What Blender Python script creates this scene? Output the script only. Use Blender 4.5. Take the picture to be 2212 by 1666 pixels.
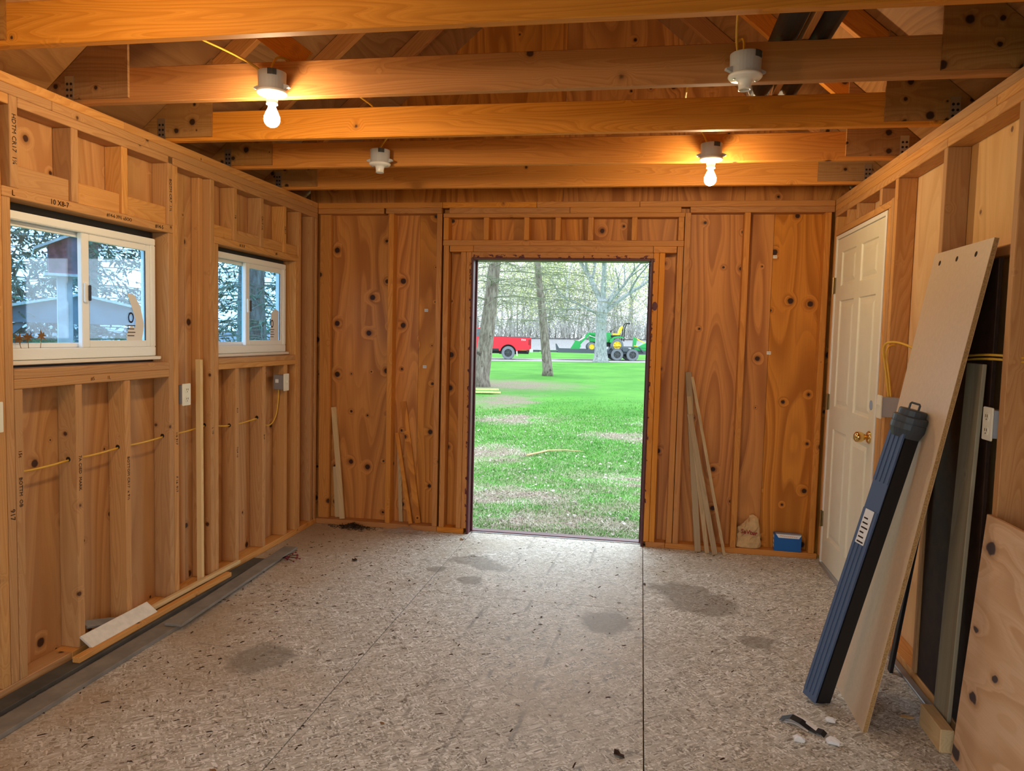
import bpy, bmesh, math, random
import numpy as np
from mathutils import Vector as V, Matrix

for o in list(bpy.data.objects):
    bpy.data.objects.remove(o, do_unlink=True)
scene = bpy.context.scene
COL = scene.collection
rnd = random.Random(7)

# ---------------------------------------------------------------- camera, sky, exposure
cam_data = bpy.data.cameras.new('camera')
cam_data.sensor_fit = 'HORIZONTAL'
cam_data.sensor_width = 36.0
cam_data.lens = 1597.4 / 2212 * 36.0
cam_data.clip_start = 0.05
cam_data.clip_end = 600
cam = bpy.data.objects.new('camera', cam_data)
COL.objects.link(cam)
yaw, pitch, roll = -0.1719, -0.0675, 0.0252
fw = V((math.sin(yaw) * math.cos(pitch), math.cos(yaw) * math.cos(pitch), math.sin(pitch)))
rt = V((math.cos(yaw), -math.sin(yaw), 0))
up = rt.cross(fw)
r2 = rt * math.cos(roll) + up * math.sin(roll)
u2 = up * math.cos(roll) - rt * math.sin(roll)
CAM = V((2.3468, -5.1074, 1.4335))
m = Matrix.Identity(4)
for i in range(3):
    m[i][0], m[i][1], m[i][2], m[i][3] = r2[i], u2[i], -fw[i], CAM[i]
cam.matrix_world = m
scene.camera = cam

world = bpy.data.worlds.new('overcast_sky')
scene.world = world
world.use_nodes = True
wn, wl = world.node_tree.nodes, world.node_tree.links
wn.clear()
w_out = wn.new('ShaderNodeOutputWorld')
w_bg = wn.new('ShaderNodeBackground')
w_bg.inputs[0].default_value = (0.80, 0.91, 1.0, 1)
w_bg.inputs[1].default_value = 3.0
wl.new(w_bg.outputs[0], w_out.inputs[0])

BULB_STRENGTH = 300.0
BULB_COLOR = (1.0, 0.74, 0.44)
vs = scene.view_settings
vs.view_transform = 'Standard'
vs.look = 'None'
vs.gamma = 1.0
vs.use_curve_mapping = False
vs.exposure = 0.56

# ---------------------------------------------------------------- helpers
def tag(o, label=None, cat=None, group=None, kind=None):
    if label: o['label'] = label
    if cat: o['category'] = cat
    if group: o['group'] = group
    if kind: o['kind'] = kind
    return o

def wmat(o):
    mm = o.matrix_basis.copy()
    return wmat(o.parent) @ mm if o.parent else mm

def link(o, parent=None):
    COL.objects.link(o)
    if parent: o.parent = parent
    return o

def empty(name, loc=(0, 0, 0), rz=0.0, parent=None):
    o = bpy.data.objects.new(name, None)
    o.empty_display_size = 0.05
    o.location = loc
    o.rotation_euler = (0, 0, rz)
    return link(o, parent)

def structure(name, loc=(0, 0, 0)):
    return tag(empty(name, loc), kind='structure')

MESHES = {}
def chamfer_box(a, b, c, bev, mat):
    key = (round(a, 4), round(b, 4), round(c, 4), bev, mat.name)
    if key in MESHES: return MESHES[key]
    me = bpy.data.meshes.new('box')
    bm = bmesh.new()
    bmesh.ops.create_cube(bm, size=1.0, matrix=Matrix.Diagonal((a, b, c, 1)))
    bv = min(bev, a * .3, b * .3, c * .3)
    if bv > 0:
        bmesh.ops.bevel(bm, geom=list(bm.edges), offset=bv, segments=1, affect='EDGES', clamp_overlap=True)
    bm.to_mesh(me); bm.free()
    me.materials.append(mat)
    MESHES[key] = me
    return me

AX = {2: Matrix(((1, 0, 0), (0, 1, 0), (0, 0, 1))),
      0: Matrix(((0, 0, 1), (1, 0, 0), (0, 1, 0))),
      1: Matrix(((0, 1, 0), (0, 0, 1), (1, 0, 0)))}

def board(name, lo, hi, mat, parent=None, axis=None, bev=0.0025):
    """axis-aligned piece of timber; its own local z runs along the grain"""
    lo, hi = V(lo), V(hi)
    d = hi - lo
    if axis is None:
        axis = max(range(3), key=lambda k: d[k])
    R = AX[axis]
    loc_d = R.transposed() @ d
    me = chamfer_box(abs(loc_d.x), abs(loc_d.y), abs(loc_d.z), bev, mat)
    o = bpy.data.objects.new(name, me)
    o.matrix_basis = Matrix.Translation((lo + hi) / 2) @ R.to_4x4()
    return link(o, parent)

def bar(name, p0, p1, w, t, mat, parent=None, side=(0, 1, 0), bev=0.002):
    """timber from p0 to p1; t is the size along `side`, w across it"""
    p0, p1 = V(p0), V(p1)
    z = (p1 - p0).normalized()
    y = V(side); y = (y - z * y.dot(z)).normalized()
    x = y.cross(z)
    me = chamfer_box(w, t, (p1 - p0).length, bev, mat)
    o = bpy.data.objects.new(name, me)
    R = Matrix((x, y, z)).transposed().to_4x4()
    o.matrix_basis = Matrix.Translation((p0 + p1) / 2) @ R
    return link(o, parent)

class MB:
    def __init__(s): s.v, s.f = [], []
    def add(s, vs_, fs):
        n = len(s.v); s.v += [tuple(p) for p in vs_]; s.f += [tuple(i + n for i in q) for q in fs]; return s
    def box(s, lo, hi, M=None):
        (a, b, c), (d, e, f) = lo, hi
        p = [V(q) for q in ((a,b,c),(d,b,c),(d,e,c),(a,e,c),(a,b,f),(d,b,f),(d,e,f),(a,e,f))]
        if M is not None: p = [M @ q for q in p]
        return s.add(p, [(0,3,2,1),(4,5,6,7),(0,1,5,4),(1,2,6,5),(2,3,7,6),(3,0,4,7)])
    def bar(s, p0, p1, w, t, side=(0, 1, 0)):
        p0, p1 = V(p0), V(p1); z = (p1 - p0).normalized(); y = V(side); y = (y - z * y.dot(z)).normalized(); x = y.cross(z)
        p = [q + x * (i * w / 2) + y * (j * t / 2) for q in (p0, p1) for i, j in ((-1,-1),(1,-1),(1,1),(-1,1))]
        return s.add(p, [(0,3,2,1),(4,5,6,7),(0,1,5,4),(1,2,6,5),(2,3,7,6),(3,0,4,7)])
    def tube(s, path, rad, n=6, cap=True):
        path = [V(p) for p in path]; k = len(path)
        rads = list(rad) if hasattr(rad, '__len__') else [rad] * k
        t0 = (path[1] - path[0]).normalized()
        x = t0.orthogonal().normalized(); vs_, fs = [], []
        for i, p in enumerate(path):
            t = (path[min(i + 1, k - 1)] - path[max(i - 1, 0)]).normalized()
            x = (x - t * x.dot(t))
            x = x.normalized() if x.length > 1e-6 else t.orthogonal().normalized()
            y = t.cross(x)
            for j in range(n):
                a = 2 * math.pi * j / n
                vs_.append(p + (x * math.cos(a) + y * math.sin(a)) * rads[i])
        for i in range(k - 1):
            for j in range(n):
                j2 = (j + 1) % n
                fs.append((i*n+j, i*n+j2, (i+1)*n+j2, (i+1)*n+j))
        if cap: fs += [tuple(range(n - 1, -1, -1)), tuple((k-1)*n + j for j in range(n))]
        return s.add(vs_, fs)
    def lathe(s, prof, c=(0, 0, 0), n=24, M=None):
        """profile of (radius, z) turned about z through c"""
        c = V(c); vs_, fs = [], []; k = len(prof)
        for r_, z_ in prof:
            for j in range(n):
                a = 2 * math.pi * j / n
                q = V((r_ * math.cos(a), r_ * math.sin(a), z_))
                if M is not None: q = M @ q
                vs_.append(c + q)
        for i in range(k - 1):
            for j in range(n):
                j2 = (j + 1) % n
                fs.append((i*n+j, i*n+j2, (i+1)*n+j2, (i+1)*n+j))
        if prof[0][0] > 1e-5: fs.append(tuple(range(n - 1, -1, -1)))
        if prof[-1][0] > 1e-5: fs.append(tuple((k-1)*n + j for j in range(n)))
        return s.add(vs_, fs)
    def prism(s, poly, axis, lo, hi):
        """poly of 2-D points in the plane across `axis` (0: yz, 1: xz, 2: xy), from lo to hi"""
        n = len(poly)
        def P(p, h): return {0: (h, p[0], p[1]), 1: (p[0], h, p[1]), 2: (p[0], p[1], h)}[axis]
        vs_ = [P(p, lo) for p in poly] + [P(p, hi) for p in poly]
        fs = [tuple(range(n - 1, -1, -1)), tuple(range(n, 2 * n))]
        fs += [(i, (i + 1) % n, n + (i + 1) % n, n + i) for i in range(n)]
        return s.add(vs_, fs)
    def build(s, name, mat, parent=None, smooth=False, bev=0.0, loc=None):
        me = bpy.data.meshes.new(name)
        me.from_pydata(s.v, [], s.f)
        bm = bmesh.new(); bm.from_mesh(me)
        if len(s.f) < 60000:
            bmesh.ops.recalc_face_normals(bm, faces=bm.faces)
        if bev: bmesh.ops.bevel(bm, geom=[e for e in bm.edges if len(e.link_faces) == 2 and e.calc_face_angle(0) > .5], offset=bev, segments=2, affect='EDGES', clamp_overlap=True)
        bm.to_mesh(me); bm.free()
        if mat: me.materials.append(mat)
        if smooth: me.polygons.foreach_set('use_smooth', [True] * len(me.polygons))
        o = bpy.data.objects.new(name, me)
        if smooth == 'auto': pass
        if loc: o.location = loc
        return link(o, parent)

def panel(name, rect, holes, axis, lo, hi, mat, parent, offset=None):
    """flat sheet: rect (a0,a1,b0,b1) in the plane across axis, with rectangular holes, lo..hi thick; local z = b"""
    a0, a1, b0, b1 = rect
    A = sorted({a0, a1, *[min(max(h[i], a0), a1) for h in holes for i in (0, 1)]})
    B = sorted({b0, b1, *[min(max(h[i], b0), b1) for h in holes for i in (2, 3)]})
    idx, vs_, fs = {}, [], []
    ca, cb, cc = (a0 + a1) / 2, (b0 + b1) / 2, (lo + hi) / 2
    def vert(a, b, side):
        k = (a, b, side)
        if k not in idx:
            h = (lo, hi)[side] - cc
            p = {0: (h, a - ca, b - cb), 1: (a - ca, h, b - cb), 2: (a - ca, b - cb, h)}[axis]
            idx[k] = len(vs_); vs_.append(p)
        return idx[k]
    cell = {}
    for i in range(len(A) - 1):
        for j in range(len(B) - 1):
            ma, mb = (A[i] + A[i+1]) / 2, (B[j] + B[j+1]) / 2
            cell[i, j] = not any(h[0] < ma < h[1] and h[2] < mb < h[3] for h in holes)
    for (i, j), on in cell.items():
        if not on: continue
        q = [(A[i], B[j]), (A[i+1], B[j]), (A[i+1], B[j+1]), (A[i], B[j+1])]
        fs.append([vert(*p, 1) for p in q]); fs.append([vert(*p, 0) for p in q][::-1])
        for (di, dj), (p, q2) in (((0,-1),(0,1)), ((1,0),(1,2)), ((0,1),(2,3)), ((-1,0),(3,0))):
            if not cell.get((i+di, j+dj), False):
                fs.append([vert(*q[p], 0), vert(*q[q2], 0), vert(*q[q2], 1), vert(*q[p], 1)])
    mb_ = MB(); mb_.add(vs_, fs)
    return mb_.build(name, mat, parent, loc={0: (cc, ca, cb), 1: (ca, cc, cb), 2: (ca, cb, cc)}[axis])

def text_mesh(s, size, mat, name, parent, M, thick=0.0004):
    cu = bpy.data.curves.new('lettering', 'FONT')
    cu.body = s; cu.size = size; cu.extrude = thick
    cu.align_x = 'CENTER'; cu.align_y = 'CENTER'; cu.resolution_u = 2
    t = bpy.data.objects.new('lettering', cu)
    COL.objects.link(t)
    bpy.context.view_layer.update()
    me = bpy.data.meshes.new_from_object(t.evaluated_get(bpy.context.evaluated_depsgraph_get()))
    bpy.data.objects.remove(t); bpy.data.curves.remove(cu)
    me.materials.clear(); me.materials.append(mat)
    o = bpy.data.objects.new(name, me)
    o.matrix_basis = M
    return link(o, parent)

def copy_tree(o, parent=None):
    c = o.copy(); COL.objects.link(c); c.parent = parent
    for ch in o.children: copy_tree(ch, c)
    return c

# ---------------------------------------------------------------- materials
class G:
    """small node-graph writer around one Principled material"""
    def __init__(s, name, rough=0.6, spec=0.3):
        s.mat = bpy.data.materials.new(name); s.mat.use_nodes = True
        s.t = s.mat.node_tree; s.b = s.t.nodes['Principled BSDF']
        s.b.inputs['Roughness'].default_value = rough
        s.b.inputs['Specular IOR Level'].default_value = spec
    def n(s, typ, ins=None, **props):
        nd = s.t.nodes.new('ShaderNode' + typ)
        for k, v_ in props.items(): setattr(nd, k, v_)
        for k, v_ in (ins or {}).items():
            if hasattr(v_, 'is_output'): s.t.links.new(v_, nd.inputs[k])
            else: nd.inputs[k].default_value = v_
        return nd
    def math(s, op, a, b=None, c=None, clamp=False):
        ins = {0: a}
        if b is not None: ins[1] = b
        if c is not None: ins[2] = c
        return s.n('Math', ins, operation=op, use_clamp=clamp).outputs[0]
    def vm(s, op, a, b=None):
        ins = {0: a}
        if b is not None: ins[1] = b
        nd = s.n('VectorMath', ins, operation=op)
        return nd.outputs['Value'] if op in ('LENGTH', 'DISTANCE', 'DOT_PRODUCT') else nd.outputs[0]
    def noise(s, vec, scale=1.0, detail=2.0, rough=0.5, out='Fac'):
        return s.n('TexNoise', {'Vector': vec, 'Scale': scale, 'Detail': detail, 'Roughness': rough}).outputs[out]
    def map(s, val, a, b, c=0.0, d=1.0, smooth=True):
        return s.n('MapRange', {0: val, 1: a, 2: b, 3: c, 4: d}, interpolation_type='SMOOTHSTEP' if smooth else 'LINEAR').outputs[0]
    def mix(s, fac, a, b, blend='MIX'):
        nd = s.n('Mix', None, data_type='RGBA', blend_type=blend)
        for i, v_ in ((0, fac), (6, a), (7, b)):
            if hasattr(v_, 'is_output'): s.t.links.new(v_, nd.inputs[i])
            else: nd.inputs[i].default_value = v_ if i == 0 else (*v_, 1)
        return nd.outputs[2]
    def base(s, c):
        if hasattr(c, 'is_output'): s.t.links.new(c, s.b.inputs['Base Color'])
        else: s.b.inputs['Base Color'].default_value = (*c, 1)
        return s
    def rough(s, c): s.t.links.new(c, s.b.inputs['Roughness']); return s
    def bump(s, h, strength=0.3, dist=0.01):
        nd = s.n('Bump', {'Strength': strength, 'Distance': dist, 'Height': h})
        s.t.links.new(nd.outputs[0], s.b.inputs['Normal']); return s
    def objvec(s, rand=True):
        v_ = s.n('TexCoord').outputs['Object']
        if rand:
            r_ = s.n('ObjectInfo').outputs['Random']
            off = s.n('CombineXYZ', {0: s.math('MULTIPLY', r_, 37.0), 1: s.math('MULTIPLY', r_, 91.0), 2: s.math('MULTIPLY', r_, 53.0)}).outputs[0]
            v_ = s.vm('ADD', v_, off)
        return v_

def plain(name, col, rough=0.6, spec=0.3, metal=0.0, var=0.0, scale=20.0):
    g = G(name, rough, spec)
    g.b.inputs['Metallic'].default_value = metal
    if var:
        n_ = g.noise(g.objvec(), scale, 4.0, 0.6)
        g.base(g.mix(g.map(n_, .3, .7), tuple(c * (1 - var) for c in col), tuple(min(1, c * (1 + var)) for c in col)))
    else: g.base(col)
    return g.mat

def knots(g, v_, sx, sy, sz, size, chance, jitter=1.0, drop=None):
    """distance in metres to the nearest knot centre, and 1 inside a knot"""
    sc = (sx, sy, sz)
    if drop: v_ = g.vm('MULTIPLY', v_, drop)
    vor = g.n('TexVoronoi', {'Vector': g.vm('MULTIPLY', v_, sc), 'Scale': 1.0, 'Randomness': jitter})
    d = g.vm('MULTIPLY', g.vm('SUBTRACT', g.vm('MULTIPLY', v_, sc), vor.outputs['Position']), (1 / sx, 1 / sy, 1 / sz))
    if drop: d = g.vm('MULTIPLY', d, drop)
    col = g.n('SeparateColor', {0: vor.outputs['Color']})
    wob = g.math('MULTIPLY', g.noise(v_, 60.0, 2.0), 0.006)
    dist = g.math('ADD', g.vm('LENGTH', d), wob)
    on = g.math('GREATER_THAN', col.outputs[0], 1.0 - chance)
    rad = g.math('MULTIPLY', g.math('ADD', g.math('MULTIPLY', col.outputs[1], 0.9), 0.35), size)
    ratio = g.math('DIVIDE', dist, rad)
    # far away where switched off
    ratio = g.math('ADD', ratio, g.math('MULTIPLY', g.math('SUBTRACT', 1.0, on), 100.0))
    return ratio

def wood(name, light, dark, knot_col, freq=(7, 7, .55), rings=34.0, knot=(11, 11, 3.4, .012, .75), rough=.62, flat=False, tone=.16, contrast=1.0, spec=.25, at=None):
    g = G(name, rough, spec)
    v_ = g.objvec(at is None)
    if at is None: ratio = knots(g, v_, *knot)
    else:
        ratio = None
        w_ = g.vm('ADD', v_, g.vm('MULTIPLY', g.vm('SUBTRACT', g.noise(v_, 22.0, 2.0, .5, 'Color'), (.5, .5, .5)), (.03, 0, .03)))
        for kx, kz, kr in at:
            q = g.vm('LENGTH', g.vm('MULTIPLY', g.vm('SUBTRACT', w_, (kx, 0, kz)), (1 / kr, 0, .62 / kr)))
            ratio = q if ratio is None else g.math('MINIMUM', ratio, q)
    h = g.noise(g.vm('MULTIPLY', v_, freq), 1.0, 1.6, .45)
    pull = g.math('MULTIPLY', g.map(ratio, 3.2, 0.6), 0.07)
    h = g.math('ADD', h, pull)
    ring = g.math('FRACT', g.math('MULTIPLY', h, rings))
    band = g.math('MULTIPLY', g.map(ring, 0.25, 0.9), g.map(ring, 1.0, 0.9))
    ring2 = g.math('FRACT', g.math('MULTIPLY', h, rings * 3.1))
    band = g.math('MAXIMUM', band, g.math('MULTIPLY', g.math('MULTIPLY', g.map(ring2, 0.3, 0.9), g.map(ring2, 1.0, 0.88)), .45))
    fib = g.noise(g.vm('MULTIPLY', v_, (230, 230, 5)), 1.0, 2.0)
    cloud = g.noise(g.vm('MULTIPLY', v_, (3, 3, 1.2)), 1.0, 3.0)
    c = g.mix(g.math('MULTIPLY', band, .62 * contrast), light, dark)
    c = g.mix(g.map(fib, .35, .75, 0, .22), c, dark)
    r_ = g.n('ObjectInfo').outputs['Random']
    c = g.mix(g.math('MULTIPLY', g.map(cloud, .35, .7), .35), c, tuple(k * .72 for k in light))
    hsv = g.n('HueSaturation', {'Hue': 0.5, 'Saturation': g.map(r_, 0, 1, .94, 1.06, False), 'Value': g.map(r_, 0, 1, 1 - tone, 1 + tone, False), 'Fac': 1.0, 'Color': c}).outputs[0]
    halo = g.map(ratio, 1.9, .9)
    c = g.mix(g.math('MULTIPLY', halo, .45), hsv, tuple(k * .55 for k in dark))
    c = g.mix(g.map(ratio, 1.15, .8), c, knot_col)
    g.base(c)
    g.bump(fib, .12, .0015)
    return g.mat

M = {}
M['lumber'] = wood('spruce_lumber', (.63, .325, .115), (.45, .19, .052), (.085, .03, .012))
M['lumber_old'] = wood('truss_lumber', (.62, .258, .058), (.43, .150, .028), (.07, .025, .01), knot=(9, 9, 2.4, .018, .75))
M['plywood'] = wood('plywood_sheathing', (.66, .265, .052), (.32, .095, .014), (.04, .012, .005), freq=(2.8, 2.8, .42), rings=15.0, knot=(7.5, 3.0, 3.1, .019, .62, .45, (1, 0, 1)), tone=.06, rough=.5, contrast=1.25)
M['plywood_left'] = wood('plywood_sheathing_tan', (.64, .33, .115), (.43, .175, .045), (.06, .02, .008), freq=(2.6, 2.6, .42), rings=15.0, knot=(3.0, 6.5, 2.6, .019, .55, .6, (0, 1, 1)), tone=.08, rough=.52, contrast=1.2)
M['plywood_pale'] = wood('plywood_sheathing_pale', (.76, .48, .215), (.58, .30, .10), (.2, .08, .03), freq=(2.4, 2.4, .42), rings=13.0, knot=(3.0, 4, 1.5, .012, .25, 1.0, (0, 1, 1)), tone=.05)  # right wall sheathing, its bulb light and daylight put into the paler colour
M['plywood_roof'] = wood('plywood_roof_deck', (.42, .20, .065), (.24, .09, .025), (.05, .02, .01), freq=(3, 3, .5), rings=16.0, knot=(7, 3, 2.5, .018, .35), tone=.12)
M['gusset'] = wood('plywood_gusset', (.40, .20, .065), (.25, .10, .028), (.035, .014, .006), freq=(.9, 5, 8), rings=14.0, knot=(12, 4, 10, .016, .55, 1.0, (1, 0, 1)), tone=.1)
M['strip_pale'] = wood('pine_strip', (.80, .56, .27), (.66, .40, .15), (.25, .12, .05), knot=(6, 6, 1.6, .006, .25))
M['lath'] = wood('weathered_lath', (.50, .36, .20), (.34, .22, .11), (.10, .05, .025), knot=(7, 7, 2, .008, .35))
KN = [(.330, .545, .022), (.05, .565, .012), (-.17, .52, .016), (-.395, .585, .022), (-.05, .40, .012), (.2, .2, .02), (-.2, .05, .02), (.1, -.3, .02)]
M['ply_sheet'] = wood('knotty_plywood_sheet', (.68, .45, .27), (.50, .28, .13), (.07, .05, .05), freq=(4.5, 4.5, 1.1), rings=9.0, tone=.02, contrast=1.15, at=KN)
M['ply_green'] = wood('weathered_plywood', (.36, .31, .20), (.24, .19, .115), (.08, .06, .04), freq=(6, 6, .4), rings=8, knot=(5, 5, 1.2, .01, .25), tone=.02)
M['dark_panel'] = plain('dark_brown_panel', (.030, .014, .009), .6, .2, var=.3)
M['mdf_face'] = plain('melamine_tan_board', (.60, .445, .285), .45, .35, var=.035, scale=60)
M['mdf_edge'] = plain('particle_board_edge', (.40, .235, .09), .8, .1, var=.3, scale=220)
M['door'] = plain('door_paint_cream', (.78, .72, .54), .42, .4, var=.02, scale=12)
M['jamb_white'] = plain('white_paint', (.82, .78, .68), .45, .4)
M['vinyl'] = plain('white_vinyl', (.86, .86, .82), .35, .45)
M['vinyl_dark'] = plain('weatherstrip', (.06, .06, .065), .7, .2)
M['brass'] = plain('polished_brass', (.80, .55, .20), .16, .5, 1.0)
M['brass_dark'] = plain('aged_brass', (.30, .22, .10), .35, .5, 1.0)
M['steel'] = plain('galvanised_steel', (.55, .57, .58), .38, .5, 1.0)
M['alu'] = plain('aluminium', (.62, .64, .66), .35, .5, 1.0)
M['maroon'] = plain('maroon_paint', (.085, .013, .018), .45, .4, var=.25, scale=14)
M['black'] = plain('black_plastic', (.012, .012, .014), .5, .35)
M['navy'] = plain('navy_plastic', (.085, .13, .22), .42, .45)
M['slate'] = plain('dark_slate_plastic', (.045, .055, .065), .45, .4)
M['pvc_grey'] = plain('grey_box_plastic', (.42, .42, .43), .45, .4)
M['pvc_grey_dark'] = plain('dark_grey_box_plastic', (.24, .22, .22), .5, .35)
M['ivory'] = plain('ivory_plastic', (.83, .79, .64), .38, .45)
M['porcelain'] = plain('porcelain', (.80, .79, .75), .22, .5)
M['cable'] = plain('yellow_cable', (.72, .42, .045), .45, .4)
M['ink'] = plain('marker_ink', (.035, .02, .014), .8, .1)
M['tube_dark'] = plain('dark_grey_pipe', (.022, .026, .028), .5, .3, var=.2)
M['blue_box'] = plain('blue_carton', (.008, .105, .36), .4, .4)
M['paper_white'] = plain('white_paper', (.78, .77, .74), .7, .2)
M['kraft'] = plain('kraft_paper', (.56, .36, .17), .8, .1, var=.12, scale=25)
M['red_ink'] = plain('red_marker', (.34, .02, .02), .7, .2)
M['orange_ink'] = plain('orange_print', (.75, .25, .08), .7, .2)
M['grey_trim'] = plain('grey_composite_board', (.225, .20, .165), .7, .2, var=.16, scale=9)
M['grey_dark'] = plain('dark_grey_board', (.085, .075, .06), .75, .15, var=.2, scale=9)  # shade of the gap beside the wall plate, put into the colour
M['white_wood'] = plain('white_painted_scrap', (.74, .68, .56), .6, .25, var=.08, scale=25)
M['blue_grey'] = plain('blue_grey_plastic', (.30, .38, .50), .45, .4)
M['dry_leaf'] = plain('dry_leaf', (.22, .12, .05), .8, .1, var=.3)
M['dark_leaf'] = plain('dark_leaf', (.05, .03, .02), .8, .1, var=.3)
M['berry'] = plain('dark_red_berry', (.20, .02, .035), .4, .4)
M['concrete_strap'] = plain('grey_metal_strip', (.33, .33, .33), .5, .4, .6)

def glass_mat(name, tint, refl=.07, dirt=.05):
    mt = bpy.data.materials.new(name); mt.use_nodes = True
    t = mt.node_tree; t.nodes.clear()
    o = t.nodes.new('ShaderNodeOutputMaterial')
    tr = t.nodes.new('ShaderNodeBsdfTransparent'); tr.inputs[0].default_value = (*tint, 1)
    gl = t.nodes.new('ShaderNodeBsdfGlossy'); gl.inputs['Roughness'].default_value = .02
    df = t.nodes.new('ShaderNodeBsdfDiffuse'); df.inputs[0].default_value = (.75, .82, .9, 1)
    m1 = t.nodes.new('ShaderNodeMixShader'); m1.inputs[0].default_value = refl
    m2 = t.nodes.new('ShaderNodeMixShader'); m2.inputs[0].default_value = dirt
    t.links.new(tr.outputs[0], m1.inputs[1]); t.links.new(gl.outputs[0], m1.inputs[2])
    t.links.new(m1.outputs[0], m2.inputs[1]); t.links.new(df.outputs[0], m2.inputs[2])
    t.links.new(m2.outputs[0], o.inputs[0])
    return mt
M['glass'] = glass_mat('window_glass', (.58, .80, 1.0))
M['plastic_film'] = glass_mat('clear_plastic', (.92, .92, .92), .16, .12)

def emit(name, col, strength):
    mt = bpy.data.materials.new(name); mt.use_nodes = True
    b = mt.node_tree.nodes['Principled BSDF']
    b.inputs['Base Color'].default_value = (.9, .9, .85, 1)
    b.inputs['Emission Color'].default_value = (*col, 1)
    b.inputs['Emission Strength'].default_value = strength
    return mt
M['bulb_lit'] = emit('lit_bulb_glass', BULB_COLOR, BULB_STRENGTH)

# strand board of the floor
def osb():
    g = G('strand_board_floor', .62, .28)
    P = g.n('NewGeometry').outputs['Position']
    v_ = g.objvec()
    layers = []
    for k, (ang, off) in enumerate(((.35, 0), (1.45, 3.1), (2.5, 7.7), (.9, 12.4))):
        w_ = g.vm('ADD', v_, g.vm('MULTIPLY', g.noise(v_, 7.0, 2.0, .5, 'Color'), (.035, .035, 0)))
        rot = g.n('VectorRotate', {'Vector': w_, 'Axis': (0, 0, 1), 'Angle': ang}, rotation_type='AXIS_ANGLE').outputs[0]
        vor = g.n('TexVoronoi', {'Vector': g.vm('ADD', g.vm('MULTIPLY', rot, (150, 30, 1)), (off, off, 0)), 'Scale': 1.0})
        sep = g.n('SeparateColor', {0: vor.outputs['Color']})
        layers.append((sep.outputs[0], sep.outputs[1], vor.outputs['Distance']))
    val = layers[0][0]; edge = layers[0][2]
    for k, (a, sel, d) in enumerate(layers[1:]):
        pick = g.math('GREATER_THAN', layers[k][1], .52)
        mixn = g.n('Mix', {0: pick, 2: val, 3: a}); val = mixn.outputs[0]
        mixe = g.n('Mix', {0: pick, 2: edge, 3: d}); edge = mixe.outputs[0]
    ramp = g.n('ValToRGB', {0: val})
    cr = ramp.color_ramp
    cr.elements[0].color = (.185, .165, .13, 1); cr.elements[0].position = 0
    cr.elements[1].color = (.90, .90, .85, 1); cr.elements[1].position = 1
    e = cr.elements.new(.2); e.color = (.45, .42, .345, 1)
    e = cr.elements.new(.7); e.color = (.62, .60, .53, 1)
    c = ramp.outputs[0]
    c = g.mix(g.map(edge, .52, .9, 0, .4), c, (.22, .17, .12))
    # broad wear and dust
    d1 = g.noise(P, 1.1, 4.0, .6)
    c = g.mix(g.map(d1, .5, .75, 0, .45), c, (.36, .29, .19))
    d2 = g.noise(P, 3.4, 5.0, .65)
    c = g.mix(g.map(d2, .58, .8, 0, .4), c, (.22, .17, .12))
    # dust swept towards the long walls
    sp = g.n('SeparateXYZ', {0: P})
    lft = g.math('MULTIPLY', g.map(sp.outputs[0], 1.25, .1), g.map(d1, .2, .6))
    c = g.mix(g.math('MULTIPLY', lft, .75), c, (.37, .25, .14))
    # damp stains with their own outlines
    wob = g.vm('ADD', P, g.vm('MULTIPLY', g.vm('SUBTRACT', g.noise(P, 9.0, 3.0, .6, 'Color'), (.5, .5, .5)), (.16, .16, 0)))
    st = None
    for cx, cy, rx, ry in ((1.33, -.60, .16, .10), (1.46, -.70, .12, .09), (1.17, -.82, .07, .06), (1.42, -.98, .08, .07), (2.22, -1.42, .13, .16),
                           (2.72, -1.02, .2, .2), (2.62, -.85, .18, .14), (.75, -2.2, .14, .16), (2.95, -1.5, .1, .08)):
        q = g.vm('MULTIPLY', g.vm('SUBTRACT', wob, (cx, cy, 0)), (1 / rx, 1 / ry, 0))
        s_ = g.map(g.vm('LENGTH', q), 1.15, .75)
        st = s_ if st is None else g.math('MAXIMUM', st, s_)
    c = g.mix(g.math('MULTIPLY', st, .62), c, (.175, .145, .105))
    # scuffed tyre lines down the room
    lines = None
    for x0, x1 in ((1.63, 1.50), (1.86, 1.72), (2.08, 1.93)):
        xc = g.math('ADD', g.math('MULTIPLY', sp.outputs[1], (x0 - x1) / 2.6), x0)
        dd = g.math('ABSOLUTE', g.math('SUBTRACT', sp.outputs[0], g.math('ADD', xc, g.math('MULTIPLY', g.noise(P, 2.5, 1.0), .03))))
        l_ = g.math('MULTIPLY', g.map(dd, .012, .004), g.map(g.noise(P, 5.0, 2.0), .45, .6))
        lines = l_ if lines is None else g.math('MAXIMUM', lines, l_)
    for y0 in (-1.30, -1.70, -2.10, -2.5):
        dd = g.math('ABSOLUTE', g.math('SUBTRACT', sp.outputs[1], g.math('ADD', y0, g.math('MULTIPLY', sp.outputs[0], -.04))))
        l_ = g.math('MULTIPLY', g.map(dd, .009, .003), g.map(g.noise(P, 4.0, 2.0), .5, .62, 0, .6))
        lines = g.math('MAXIMUM', lines, l_)
    c = g.mix(g.math('MULTIPLY', lines, .45), c, (.10, .09, .08))
    g.base(c)
    g.bump(g.noise(v_, 130.0, 3.0, .7), .35, .0025)
    g.rough(g.map(val, 0, 1, .5, .72, False))
    return g.mat
M['osb'] = osb()
# ---------------------------------------------------------------- the room
W, H, YF = 3.544, 2.356, -6.1
D = 0.089
TS = 0.6019
TR = [-2.9032 + TS * i for i in range(5)]          # front faces of the five trusses in view
LUM, OLD = M['lumber'], M['lumber_old']

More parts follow.
